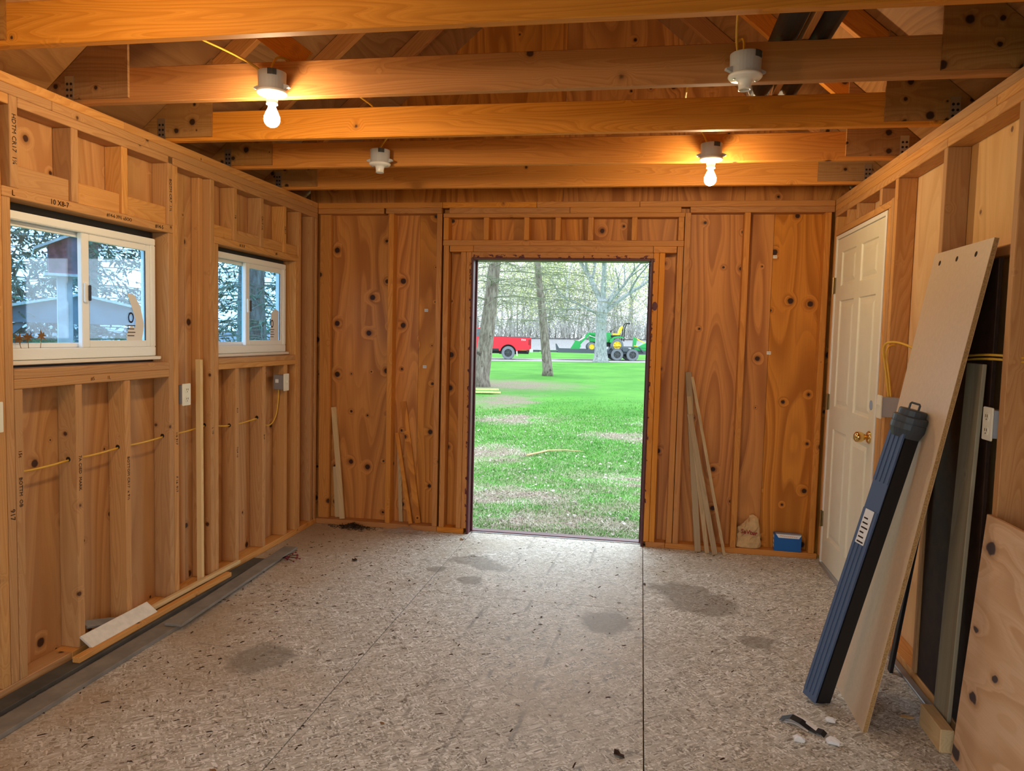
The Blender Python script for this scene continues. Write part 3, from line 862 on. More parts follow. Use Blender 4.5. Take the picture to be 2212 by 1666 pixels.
# ---------------------------------------------------------------- long pipes stored on the chords
for k, (x, r_, y1) in enumerate(((2.815, .046, -1.62), (2.935, .046, -1.60))):
    z = H + .140 + r_ + .002
    t = empty('stored_pipe', (x, -3.9, H + .141))
    lab = ('dark grey pipe lying on the chords, nearer the large empty lampholder', 'dark grey pipe lying on the chords, nearer the right-hand roof slope')[k]
    tag(t, lab, 'pipe', 'dark pipes stored above the trusses')
    MB().lathe([(r_, 0), (r_, y1 + 3.9), (r_ - .004, y1 + 3.9), (r_ - .004, 0)], (0, 0, r_ + .001), 20, Matrix.Rotation(-math.pi / 2, 4, 'X')).build('pipe', M['tube_dark'], t, smooth=True)
    MB().lathe([(r_ + .002, 0), (r_ + .002, .05), (r_ - .006, .07), (.012, .072), (0, .072)], (0, y1 + 3.88, r_ + .001), 20, Matrix.Rotation(-math.pi / 2, 4, 'X')).build('end_cap', M['alu'], t, smooth=True)
tag(bar('stored_stick', (2.875, -3.7, H + .163), (2.875, -1.66, H + .163), .04, .024, OLD, None, side=(1, 0, 0)), 'orange wooden stick lying between the two dark pipes above the trusses', 'stick')

# ---------------------------------------------------------------- outlets and switches
def outlet(x, y, z, face, label, kind, box_len=.05, rot=0):
    """face +1: plate looks along +x (left wall), -1: along -x (right wall); origin at the plate's bottom back"""
    t = empty('wall_outlet' if kind == 'outlet' else 'wall_switch', (x, y, z))
    tag(t, label, 'outlet' if kind == 'outlet' else 'switch')
    f = face
    MB().box((min(0, f * .006), -.035, -.057), (max(0, f * .006), .035, .057)).build('cover_plate', M['ivory'] if kind != 'white' else M['vinyl'], t, bev=.002)
    bx = MB().box((min(-f * .001, -f * box_len), -.028, -.048), (max(-f * .001, -f * box_len), .028, .048)).build('device_box', M['pvc_grey'] if f < 0 else M['pvc_grey_dark'], t, bev=.002)
    if kind == 'outlet':
        for dz in (.024, -.024):
            rc = MB().lathe([(.0165, .006), (.0165, .0085), (0, .0086)], (0, 0, dz), 18, Matrix.Rotation(f * math.pi / 2, 4, 'Y')).build('receptacle', M['ivory'], t)
            sl = MB()
            for dy in (-.0065, .0065): sl.box((min(f * .0085, f * .0092), dy - .0014, dz - .002), (max(f * .0085, f * .0092), dy + .0014, dz + .008))
            sl.lathe([(.0026, .0085), (.0026, .0092)], (0, 0, dz - .009), 8, Matrix.Rotation(f * math.pi / 2, 4, 'Y'))
            sl.build('slots', M['ink'], rc)
    else:
        for dy in ((-.012, .012) if kind == 'double' else (0,)):
            MB().box((min(f * .006, f * .017), dy - .004, -.003), (max(f * .006, f * .017), dy + .004, .010)).build('toggle', M['ivory'], t, bev=.001)
    return t, bx
outlet(.010, -1.605, 1.083, 1, 'ivory duplex outlet between the two windows', 'outlet')
_, sb = outlet(.026, -.532, 1.086, 1, 'ivory switch on a grey box under the smaller window', 'switch', .075)
MB().box((-.060, -.0292, -.004), (-.038, -.0282, .020)).build('box_label', M['paper_white'], sb)
outlet(.010, -2.768, 1.083, 1, 'ivory outlet cut by the left picture edge beside the larger window', 'outlet')
outlet(W - .034, -1.232, 1.130, -1, 'ivory double switch on a grey box beside the cream door', 'double', .080)
outlet(W - .012, -2.332, 1.172, -1, 'white duplex outlet behind the leaning tan board', 'outlet')

# cables of the left wall, threaded through the studs
def sag(y0, z0, y1, z1, x=-.040, dip=-.012):
    return [(x, y0, z0), (x, (y0 * 2 + y1) / 3, (z0 * 2 + z1) / 3 + dip), (x, (y0 + y1 * 2) / 3, (z0 + z1 * 2) / 3 + dip), (x, y1, z1)]
wcab = [(-.04, -3.0, .86)]
for y, z in ((-2.646, .850), (-2.338, .857), (-2.036, .866), (-1.69, .876), (-1.34, .889), (-1.302, .885), (-1.088, .858), (-.769, .872)):
    wcab += [(-.04, (wcab[-1][1] + y) / 2, (wcab[-1][2] + z) / 2 - .006), (-.04, y, z)]
wcab += [(-.045, -.70, .815), (-.045, -.60, .80), (-.04, -.535, .86), (-.03, -.530, .95), (-.025, -.532, 1.035)]
cable(wcab, 'yellow cable threaded through the studs under the windows up to the grey switch box')
hl = MB()
for y, z in ((-2.338, .857), (-2.036, .866), (-1.709, .876), (-1.342, .889), (-1.088, .858), (-.769, .872)):
    hl.lathe([(.011, 0), (.011, .0006)], (-.04, y - .0196, z + .003), 12, Matrix.Rotation(math.pi / 2, 4, 'X'))
hl.build('drilled_hole', M['ink'], wl_)
# cables of the right wall
cable([(W + .05, -1.16, 1.40), (W + .03, -1.20, 1.44), (W - .02, -1.215, 1.42), (W - .005, -1.236, 1.30), (W + .01, -1.243, 1.18)], 'thin yellow cable looping down into the box beside the cream door')
cable([(W + .05, -1.5, 1.40), (W + .02, -1.34, 1.445), (W - .03, -1.26, 1.45), (W - .035, -1.225, 1.41), (W - .012, -1.222, 1.30), (W + .005, -1.224, 1.18)], 'thick yellow cable arching over the box beside the cream door', .0055)
for k, z in enumerate((1.388, 1.402)):
    cable([(W - .010, -1.95, z - .006), (W - .010, -2.1, z - .002), (W - .010, -2.25, z + .006), (W + .010, -2.34, z + .006), (W + .045, -2.40, z), (W + .045, -2.43, z), (W + .03, -2.55, z - .012), (W + .04, -2.9, z)], ('lower', 'upper')[k] + ' of two yellow cables passing through the stud at the right picture edge')

# ---------------------------------------------------------------- things leaning at the right wall
# tan board
mdf = empty('shelf_board', (3.205, -2.03, 0))
tag(mdf, 'tall tan melamine board with three holes leaning against the right wall', 'board')
th = .018
bz = (V((3.528, 0, 1.812)) - V((3.205, 0, .0))).normalized()      # up the face
bn = V((-bz.z, 0, bz.x))                                          # out of the face, towards the room
Lm = (V((3.528, 0, 1.812)) - V((3.205, 0, .0))).length
def mdfp(y, s, o): return V((0, y, 0)) + bz * s + bn * o
quad = [(-.240, .0), (.225, .0), (.262, Lm), (-.262, Lm)]          # y, up-slope
def slab_mesh(o0, o1, ins=0.0):
    mb = MB(); vs_ = [mdfp(y + (ins if y < 0 else -ins), s + (ins if s == 0 else -ins), o) for o in (o0, o1) for y, s in quad]
    return mb.add(vs_, [(3,2,1,0), (4,5,6,7), (0,1,5,4), (1,2,6,5), (2,3,7,6), (3,0,4,7)])
slab_mesh(-.0145, -.0006).build('core', M['mdf_edge'], mdf)
slab_mesh(-.0005, .0008).build('face', M['mdf_face'], mdf)
slab_mesh(-.0158, -.0146).build('back_face', M['mdf_face'], mdf)
for k in (-.185, -.02, .145):
    R = Matrix((V((0, 1, 0)), bz, bn)).transposed().to_4x4()
    MB().lathe([(.0105, 0), (.0105, .0004)], mdfp(-k, Lm - .045, .0009), 14, R).build('shelf_pin_hole', M['ink'], mdf)

# navy tube with a hanging cap
p0, p1 = V((3.092, -2.046, .0)), V((3.352, -2.105, 1.13))
tb = empty('storage_tube', p0)
tag(tb, 'navy and black square storage tube with a round cap leaning on the tan board', 'tube')
ax = (p1 - p0).normalized()
sx = V((0, -1, 0)); sx = (sx - ax * sx.dot(ax)).normalized(); sx = (Matrix.Rotation(math.radians(28), 3, ax) @ sx)
sy = ax.cross(sx)
R = Matrix((sx, sy, ax)).transposed().to_4x4()
L = (p1 - p0).length
lift = .036
hw = .038
body = MB().box((-hw, -hw, lift - .03), (hw, hw, L), R); body.build('tube_body', M['black'], tb, bev=.006)
# ribbed navy front: the side that looks to the left of the picture
best = max((sx, -sx, sy, -sy), key=lambda q: q.dot(V((-.92, -.38, 0))))
other = ax.cross(best)
def tp(o, a, z): return best * o + other * a + ax * z
fc = MB()
def slabp(o0, o1, a0, a1, z0, z1, mb):
    vs_ = [tp(o, a, z) for z in (z0, z1) for o, a in ((o0, a0), (o1, a0), (o1, a1), (o0, a1))]
    mb.add(vs_, [(3,2,1,0), (4,5,6,7), (0,1,5,4), (1,2,6,5), (2,3,7,6), (3,0,4,7)])
slabp(hw + .0005, hw + .004, -hw, hw, lift - .03, L - .01, fc)
fc.build('front_strip', M['navy'], tb, bev=.001)
for a in (-.030, -.010, .010, .030):
    rb = MB(); slabp(hw + .0045, hw + .008, a - .006, a + .006, .03, L * .70, rb); slabp(hw + .0045, hw + .008, a - .006, a + .006, L * .80, L - .03, rb)
    rb.build('rib', M['navy'], tb)
lbm = MB(); slabp(hw + .0085, hw + .009, -.022, .022, L * .58, L * .70, lbm); lb = lbm.build('paper_label', M['paper_white'], tb)
pr = MB()
for i in range(6): slabp(hw + .0092, hw + .0096, -.016, .016 - .006 * (i % 3), L * .585 + i * .019, L * .585 + i * .019 + .006, pr)
pr.build('printed_mark', M['ink'], lb)
cp = MB().lathe([(.050, -.045), (.062, -.012), (.062, .010), (.060, .011), (.060, .014), (.062, .015), (.062, .034), (.058, .038), (.049, .039), (.049, .060), (.045, .064), (0, .064)], ax * L, 30, R).build('cap', M['slate'], tb, smooth=False)
lp = MB(); lp.tube([ax * (L + .060) - other * .022, ax * (L + .084) - other * .022, ax * (L + .088) - other * .018, ax * (L + .088) + other * .018, ax * (L + .084) + other * .022, ax * (L + .060) + other * .022], .004, 8); lp.build('hanging_loop', M['slate'], cp)

# dark panel, weathered board, wood block and black strip in the stud bay
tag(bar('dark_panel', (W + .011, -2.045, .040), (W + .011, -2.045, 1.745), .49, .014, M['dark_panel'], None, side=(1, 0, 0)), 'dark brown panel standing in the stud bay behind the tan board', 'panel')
tag(bar('weathered_board', (W - .052, -2.210, .0), (W - .015, -2.218, 1.375), .130, .014, M['ply_green'], None, side=(1, 0, 0)), 'grey-green weathered board standing upright beside the right outlet', 'board')
tag(board('wood_block', (W - .110, -2.36, .0005), (W - .064, -2.165, .085), M['strip_pale'], None), 'short pale wood block on the floor at the foot of the weathered board', 'wood block')
tag(bar('black_strip', (3.475, -1.70, .0), (3.538, -1.83, .92), .034, .014, M['black'], None, side=(1, 0, 0)), 'narrow black strip leaning behind the tan board', 'strip')
tag(board('metal_strip', (W - .035, -2.42, .0005), (W - .004, -1.45, .012), M['concrete_strap'], None), 'grey metal strip on the floor along the right wall plate', 'metal strip')
tag(bar('plywood_sheet', (3.492, -3.62, .44), (3.492, -2.405, .44), .868, .016, M['ply_sheet'], None, side=V((1, 0, -.07))), 'knotty pale plywood sheet leaning low at the right picture edge', 'plywood sheet')

# ---------------------------------------------------------------- strips leaning on the back wall
def lean(name, p0, p1, w, t, mat, label, cat, group=None, side=(0, 1, 0)):
    return tag(bar(name, p0, p1, w, t, M[mat], None, side=side, bev=.0015), label, cat, group)
lean('wood_strip', (.197, .030, .040), (.102, .076, .868), .038, .018, 'strip_pale', 'pale square pine strip leaning in the left corner of the back wall', 'wood strip')
lean('wood_strip', (.150, .070, .040), (.125, .082, .42), .055, .008, 'strip_pale', 'short yellowish board end low in the left corner of the back wall', 'wood strip')
lean('wood_strip', (.728, .026, .040), (.598, .070, .700), .028, .016, 'lumber_old', 'narrow orange strip leaning beside the first back-wall stud', 'wood strip')
lean('wood_strip', (.775, .055, .040), (.640, .084, .930), .044, .008, 'plywood', 'taller flat plywood strip leaning behind the narrow one on the back wall', 'wood strip')
lean('wood_strip', (.640, .066, .040), (.612, .080, .62), .030, .008, 'lath', 'thin dark lath in the shade beside the first back-wall stud', 'wood strip')
for k, (x0, x1, zt, w, t, lab) in enumerate(((2.772, 2.668, 1.215, .042, .010, 'leftmost weathered lath of the fan of laths right of the open doorway'),
                           (2.832, 2.676, 1.05, .030, .010, 'second weathered lath of the fan right of the open doorway'),
                           (2.882, 2.686, .93, .036, .010, 'third weathered lath of the fan right of the open doorway'),
                           (2.942, 2.692, 1.185, .020, .010, 'thin outermost lath of the fan right of the open doorway'))):
    lean('lath', (x0, -.030 - .016 * k, .002), (x1, .078 - .016 * k, zt), w, t, 'lath', lab, 'lath', 'laths leaning right of the doorway')

# ---------------------------------------------------------------- on the back wall plate, right
bag = MB()
prof = [(0, .0), (.066, .0), (.080, .008), (.082, .035), (.078, .065), (.080, .09), (.072, .115), (.074, .14), (.064, .16), (.050, .178), (.030, .19), (0, .186)]
n = 20; vs_, fs = [], []
rb_ = random.Random(3)
for r_, z_ in prof:
    for j in range(n):
        a = 2 * math.pi * j / n
        k = r_ * (1 + rb_.uniform(-.11, .11)) if 0 < z_ < .199 else r_
        e = max(abs(math.cos(a)), abs(math.sin(a))) ** -.45
        vs_.append((k * e * math.cos(a), k * e * math.sin(a) * .52, z_ + (rb_.uniform(-.012, .012) if z_ > .02 else 0) + (.035 * math.cos(a) if z_ > .15 else 0)))
for i in range(len(prof) - 1):
    for j in range(n): fs.append((i*n + j, i*n + (j+1) % n, (i+1)*n + (j+1) % n, (i+1)*n + j))
bag.add(vs_, fs)
bo = empty('paper_bag', (3.105, .045, .0385))
tag(bo, 'crumpled brown paper bag with red writing on the wall plate', 'paper bag')
bag.build('bag', M['kraft'], bo)
text_mesh('SaVtur', .040, M['red_ink'], 'red_writing', bo, Matrix.Translation((.0, -.0435, .112)) @ Matrix.Rotation(.10, 4, 'Y') @ Matrix.Rotation(math.pi / 2, 4, 'X'), .004)
bb = empty('blue_carton', (3.356, .010, .0385), -.04)
tag(bb, 'blue carton with a white printed flap on the wall plate by the cream door', 'carton')
MB().box((-.086, -.008, .0), (.086, .062, .112)).build('carton', M['blue_box'], bb, bev=.002)
fl = MB(); fl.prism([(-.078, .116), (.086, .116), (.070, .090), (-.060, .090)], 1, -.0098, -.0084); flo = fl.build('flap', M['paper_white'], bb)
MB().box((-.078, -.0098, .1135), (.086, .03, .1160)).build('flap_top', M['blue_grey'], bb)
tx = MB()
for i in range(9): tx.box((-.05 + i * .0125, -.0104, .102 - .0006 * i), (-.041 + i * .0125, -.0099, .106 - .0006 * i))
tx.build('printed_line', M['orange_ink'], flo)
sd = MB()
for i in range(3): sd.box((-.0868, .002 + .001 * i, .020 + .03 * i), (-.0862, .045, .040 + .03 * i))
sd.build('side_print', M['paper_white'], bb)

# ---------------------------------------------------------------- along the floor by the left wall
def flat(name, p0, p1, w, t, mat, label, cat, group=None, tilt=0.0):
    return tag(bar(name, p0, p1, w, t, M[mat], None, side=(tilt, 0, 1), bev=.0015), label, cat, group)
flat('trim_board', (.170, -4.3, .010), (.178, -1.93, .010), .098, .018, 'grey_trim', 'long grey board lying on the floor by the left wall, nearer the viewer', 'board', 'grey boards on the floor')
flat('trim_board', (.215, -2.02, .0285), (.132, -.66, .012), .088, .014, 'grey_trim', 'grey board lying farther back on the floor, its end under the dried berries', 'board', 'grey boards on the floor')
flat('trim_board', (.052, -4.0, .012), (.070, -.95, .012), .080, .020, 'grey_dark', 'dark grey board on the floor tight against the left wall plate', 'board', 'grey boards on the floor')  # dark strip stands in for the shaded gap at the plate
flat('wood_strip', (.070, -2.46, .036), (.072, -1.30, .034), .034, .024, 'lumber', 'tan wood strip lying on the dark board along the left wall', 'wood strip')
flat('wood_strip', (.020, -1.93, .050), (.028, -1.12, .0485), .026, .020, 'strip_pale', 'pale narrow strip lying at the back end of the left wall plate', 'wood strip')
flat('scrap_board', (.034, -2.36, .066), (.038, -1.93, .066), .074, .012, 'white_wood', 'white-painted board scrap with dark marks lying on the left wall plate', 'board', None, .75)
flat('scrap_board', (-.030, -2.30, .115), (-.020, -2.08, .053), .05, .012, 'grey_trim', 'small grey scrap tilted in the stud bay under the larger window', 'board', None, .4)
lean('wood_strip', (-.010, -1.447, .0385), (-.010, -1.455, 1.262), .024, .030, 'strip_pale', 'yellow pine strip standing upright between the two windows', 'wood strip', None, (1, 0, 0))

# berries
br = empty('berry_sprig', (.185, -.885, .0))
tag(br, 'dried dark-red berry sprig on the floor by the grey board', 'berry sprig')
sp = MB(); bl = MB(); rb_ = random.Random(5)
for i in range(16):
    a = rb_.uniform(-.6, .9); l_ = rb_.uniform(.03, .13)
    e = V((math.cos(a) * l_, math.sin(a) * l_ * .8 - .02, rb_.uniform(.008, .045)))
    sp.tube([(0, 0, .012), e * .5 + V((0, 0, .012)), e], .0014, 4)
    bl.lathe([(0, -.006), (.0045, -.004), (.006, 0), (.0045, .004), (0, .006)], e, 7)
sp.build('stems', M['dark_leaf'], br); bl.build('berries', M['berry'], br, smooth=True)

# clump of dark litter and a scrap of clear film at the back wall
cl = MB(); rb_ = random.Random(9)
for i in range(260):
    a = rb_.uniform(0, 6.283); r_ = abs(rb_.gauss(0, .05))
    p = V((math.cos(a) * r_ * 1.7, math.sin(a) * r_ * .6, max(.003, .028 - r_ * .35 + rb_.uniform(-.004, .004))))
    d = V((rb_.gauss(0, 1), rb_.gauss(0, 1), rb_.gauss(0, .4))).normalized() * .018
    cl.tube([p - d, p + d], .0016, 3)
tag(cl.build('litter_clump', M['dark_leaf'], None, loc=(.315, -.055, .0)), 'dark clump of needles and litter on the floor in the back left corner', 'litter', kind='stuff')
pf = MB(); rb_ = random.Random(4); nx, ny = 14, 7
vs_ = [(i * .022 - .14, j * .017 - .05, max(.002, (.030 * math.exp(-((i - 7) / 5) ** 2) * math.exp(-((j - 4) / 2.6) ** 2) + rb_.uniform(-.006, .008)))) for j in range(ny) for i in range(nx)]
pf.add(vs_, [(j*nx+i, j*nx+i+1, (j+1)*nx+i+1, (j+1)*nx+i) for j in range(ny-1) for i in range(nx-1)])
tag(pf.build('plastic_film', M['plastic_film'], None, loc=(.70, -.075, .001)), 'crumpled clear plastic film on the floor at the back wall', 'plastic film')

# crumpled label strip and white foam bits at lower right
cs = empty('crumpled_packaging', (2.985, -2.29, .0))
tag(cs, 'crumpled black and white packaging strip on the floor at lower right', 'packaging')
for k, (pts, w, mt) in enumerate((([(-.065, .05, .004), (-.03, .035, .022), (.0, .012, .018), (.03, -.01, .006), (.065, -.035, .010), (.075, -.045, .003)], .040, 'black'), ([(-.05, .06, .004), (-.01, .045, .020), (.02, .02, .016), (.05, -.02, .010)], .022, 'paper_white'), ([(-.055, .035, .003), (-.02, .015, .010), (.02, -.025, .004)], .018, 'paper_white'))):
    mb = MB(); vs_ = []
    for i, p in enumerate(pts):
        nrm = V((.45, .75, .5)).normalized() * w / 2
        vs_ += [V(p) - nrm * V((1, 1, .0)), V(p) + nrm * V((1, 1, .35))]
    vs2 = [v_ + V((0, 0, .0012)) for v_ in vs_]; k_ = len(vs_)
    fs = [(2*i, 2*i+1, 2*i+3, 2*i+2) for i in range(len(pts)-1)]
    mb.add(vs_ + vs2, [q[::-1] for q in fs] + [tuple(j + k_ for j in q) for q in fs] + [(2*i, 2*i+2, 2*i+2+k_, 2*i+k_) for i in range(len(pts)-1)] + [(2*i+1, 2*i+1+k_, 2*i+3+k_, 2*i+3) for i in range(len(pts)-1)])
    mb.build('strip', M[mt], cs)
    ed = MB(); ed.tube([v_ + V((0, 0, .001)) for v_ in vs_[1::2]], .0013, 4); ed.build('white_edge', M['paper_white'], cs)
for x, y, r_, lab in ((2.957, -2.392, .016, 'white foam curl below the crumpled packaging strip'), (3.073, -2.385, .018, 'white foam curl right of the packaging, nearest the viewer'), (3.103, -2.225, .014, 'white foam chip right of the packaging, toward the tan board')):
    mb = MB(); rb_ = random.Random(int(x * 1000))
    mb.tube([(-r_ * 1.1, 0, r_ * .7), (-r_ * .4, r_ * .2, r_ * .85), (r_ * .4, -r_ * .1, r_ * .8), (r_ * 1.1, -r_ * .3, r_ * .6)], [r_ * .55, r_ * .78, r_ * .72, r_ * .5], 9)
    mb.v = [tuple(c + rb_.uniform(-.0025, .0025) if i < 2 or c > .004 else c for i, c in enumerate(p)) for p in mb.v]
    mz = min(p[2] for p in mb.v); mb.v = [(p[0], p[1], p[2] - mz + .0005) for p in mb.v]
    tag(mb.build('foam_curl', M['paper_white'], None, loc=(x, y, 0)), lab, 'foam scrap', 'white foam scraps')
lf = MB(); lf.add([(-.03, 0, .002), (-.01, .014, .006), (.02, .012, .003), (.032, -.004, .007), (.01, -.016, .003), (-.02, -.012, .006)], [(0, 1, 2, 3, 4, 5)])
tag(lf.build('wood_chip', M['strip_pale'], None, loc=(3.405, -2.12, 0)), 'pale wood chip on the dark floor behind the tan board', 'wood chip')

# larger leaves and scraps lying about the floor
rb_ = random.Random(21)
for x, y, s_, mt, lab in ((1.157, -.155, .03, 'dry_leaf', 'curled dry leaf on the floor just inside the doorway'), (.62, -.78, .035, 'dark_leaf', 'dark leaf scrap alone on the floor toward the back left'), (2.32, -2.62, .032, 'dark_leaf', 'dark leaf lying near the lower middle of the floor'), (2.46, -2.85, .022, 'dark_leaf', 'small dark scrap on the floor below the lower middle leaf'), (2.415, -.80, .02, 'dark_leaf', 'small dark bit on the floor seam before the doorway'), (1.03, -3.0, .02, 'dry_leaf', 'brown leaf bit on the lower left of the floor'), (1.07, -1.07, .018, 'dark_leaf', 'small dark bit left of the damp stains'), (1.46, -2.6, .016, 'dry_leaf', 'brown bit on the floor in the lower middle left')):
    mb = MB(); k = 9
    rim = [V((math.cos(a) * s_ * rb_.uniform(.55, 1.1), math.sin(a) * s_ * .5 * rb_.uniform(.6, 1.1), rb_.uniform(.001, s_ * .35))) for a in [2 * math.pi * i / k for i in range(k)]]
    mb.add([V((0, 0, .003))] + rim, [(0, 1 + i, 1 + (i + 1) % k) for i in range(k)])
    o = mb.build('leaf_scrap', M[mt], None, loc=(x, y, 0)); o.rotation_euler.z = rb_.uniform(0, 6)
    tag(o, lab, 'leaf', 'leaf scraps on the floor')
# fine litter nobody could count
mb = MB(); rb_ = random.Random(31)
for i in range(2600):
    x = rb_.uniform(.05, 3.45); y = rb_.uniform(-4.2, -.02)
    if (x > 2.98 and y < -1.6) or (y > -.25 and x < .9): continue
    dens = .25 + .75 * max(0, 1 - x / 1.5) ** 1.0
    if rb_.random() > dens: continue
    a = rb_.uniform(0, 3.15); l_ = rb_.uniform(.003, .013) * (1.6 if rb_.random() < .15 else 1); w_ = rb_.uniform(.0012, .003)
    c, s_ = math.cos(a), math.sin(a)
    mb.add([(x - c*l_ + s_*w_, y - s_*l_ - c*w_, .0006), (x + c*l_, y + s_*l_, .0006), (x + c*l_*.3 - s_*w_, y + s_*l_*.3 + c*w_, rb_.uniform(.002, .005)), (x - c*l_ - s_*w_, y - s_*l_ + c*w_, .002)], [(0, 1, 2, 3)])
tag(mb.build('floor_litter', M['dark_leaf'], None), 'fine scattered needles and wood crumbs over the floor', 'litter', kind='stuff')
# oak leaves standing at the window
lv = empty('dried_leaves', (-.066, -2.50, 1.3225))
tag(lv, 'dried brown leaves standing on the sill rail inside the larger window', 'dried leaves')
rb_ = random.Random(2)
for dy, h_, a in ((-.045, .055, .5), (.05, .062, -.4), (-.10, .048, .9)):
    mb = MB(); tip = V((.002, dy + math.sin(a) * .03, h_))
    st = V((.002, dy * .6, .0)); mb.tube([st, st * .4 + tip * .6, tip], .0012, 4)
    k = 14; rim = [tip + V((rb_.uniform(-.003, .004), math.cos(q) * rr_, math.sin(q) * rr_ * .8)) for q, rr_ in [(2*math.pi*i/k + a, (.034 if i % 2 else .013) * rb_.uniform(.7, 1.1)) for i in range(k)]]
    mb.add([tip] + rim, [(0, 1 + i, 1 + (i + 1) % k) for i in range(k)])
    mb.build('leaf', M['dry_leaf'], lv)
# ---------------------------------------------------------------- outdoors: ground
RT = V((.98496, .17278, 0)); FH = V((-.17278, .98496, 0))         # level right / forward of the view
def sstep(a, b, x):
    t = min(1, max(0, (x - a) / (b - a))); return t * t * (3 - 2 * t)
def lat(x, y): return (x - CAM.x) * RT.x + (y - CAM.y) * RT.y
def dep(x, y): return (x - CAM.x) * FH.x + (y - CAM.y) * FH.y
def gz(x, y):
    d = dep(x, y)
    z = -.15 + .0125 * max(-10, min(20, lat(x, y))) * sstep(28, 46, d)
    return z + 1.15 * sstep(84, 99, d)
DIRT = [(1.0, 2.05, .75, .42), (2.45, 6.8, 1.0, .5), (2.5, 3.2, .8, .35), (-1.9, 18.3, 2.3, 2.6), (.0, 8.6, .6, .9), (-.9, 12.5, .9, 2.0), (1.7, 1.1, .8, .2), (.4, 4.6, .5, .8), (2.75, 8.8, .6, .3)]

def lawn_mat():
    g = G('lawn', .85, .1)
    P = g.n('NewGeometry').outputs['Position']
    n1 = g.noise(P, .35, 4.0, .6); n2 = g.noise(P, 2.2, 5.0, .65); n3 = g.noise(g.vm('MULTIPLY', P, (1, 1, 1)), 26.0, 3.0, .7)
    c = g.mix(g.map(n1, .3, .7), (.042, .18, .019), (.08, .255, .033))
    c = g.mix(g.map(n2, .5, .75, 0, .55), c, (.028, .13, .018))
    c = g.mix(g.map(n3, .5, .8, 0, .45), c, (.17, .26, .075))
    soil = g.mix(g.map(n3, .35, .65), (.12, .09, .07), (.27, .215, .17))
    wob = g.vm('ADD', P, g.vm('MULTIPLY', g.vm('SUBTRACT', g.noise(P, 1.6, 4.0, .65, 'Color'), (.5, .5, .5)), (3.2, 2.6, 0)))
    st = None
    for cx, cy, rx, ry in DIRT:
        q = g.vm('MULTIPLY', g.vm('SUBTRACT', wob, (cx, cy, 0)), (1 / rx, 1 / ry, 0))
        s_ = g.map(g.vm('LENGTH', q), 1.5, .2)
        st = s_ if st is None else g.math('MAXIMUM', st, s_)
    st = g.math('MULTIPLY', st, g.map(n2, .3, .55, .55, 1.0))
    # thin, worn turf close to the shed
    sp_ = g.n('SeparateXYZ', {0: P})
    near = g.math('MULTIPLY', g.map(sp_.outputs[1], 7.0, 1.0), g.map(n2, .38, .60))
    st = g.math('MAXIMUM', st, g.math('MULTIPLY', near, .8))
    c = g.mix(st, c, soil)
    g.base(c)
    g.bump(n3, .5, .03)
    return g.mat
M['lawn'] = lawn_mat()
def gravel_mat(name, a, b):
    g = G(name, .9, .1)
    P = g.n('NewGeometry').outputs['Position']
    g.base(g.mix(g.map(g.noise(P, 9.0, 5.0, .7), .35, .65), a, b))
    return g.mat
M['gravel'] = gravel_mat('pale_gravel', (.15, .15, .155), (.28, .28, .285))
M['drive'] = gravel_mat('driveway_gravel', (.22, .215, .21), (.32, .31, .30))

def grid(name, lat0, lat1, d0, d1, ns, nd, mat, dz=0.0, power=1.0, parent=None):
    mb = MB(); vs_ = []
    for j in range(nd + 1):
        d = d0 + (d1 - d0) * (j / nd) ** power
        for i in range(ns + 1):
            l_ = lat0 + (lat1 - lat0) * i / ns
            x = CAM.x + RT.x * l_ + FH.x * d; y = CAM.y + RT.y * l_ + FH.y * d
            vs_.append((x, y, gz(x, y) + dz))
    mb.add(vs_, [(j*(ns+1)+i, j*(ns+1)+i+1, (j+1)*(ns+1)+i+1, (j+1)*(ns+1)+i) for j in range(nd) for i in range(ns)])
    o = mb.build(name, mat, parent, smooth=True)
    o['kind'] = 'structure'
    return o
grid('lawn', -80, 60, -12, 84, 70, 60, M['lawn'], 0, 1.4)
grid('driveway', -80, 60, 45.5, 51.5, 70, 4, M['drive'], .012)
grid('gravel_bank', -80, 60, 84, 99, 40, 8, M['gravel'])
grid('woodland_floor', -80, 60, 99, 170, 40, 8, plain('leaf_litter', (.22, .16, .10), .9, .1, var=.3, scale=3))
rail = MB()
for i in range(28):
    a, b = -80 + 5 * i, -75 + 5 * i
    def at_(l_, d): return V((CAM.x + RT.x * l_ + FH.x * d, CAM.y + RT.y * l_ + FH.y * d, 0))
    p, q = at_(a, 98.5), at_(b, 98.5); p.z = gz(p.x, p.y) + .10; q.z = gz(q.x, q.y) + .10
    rail.bar(p, q, .16, .10, (0, 0, 1))
tag(rail.build('edge_rail', plain('dark_rail', (.06, .06, .07), .7, .2), None), kind='structure')

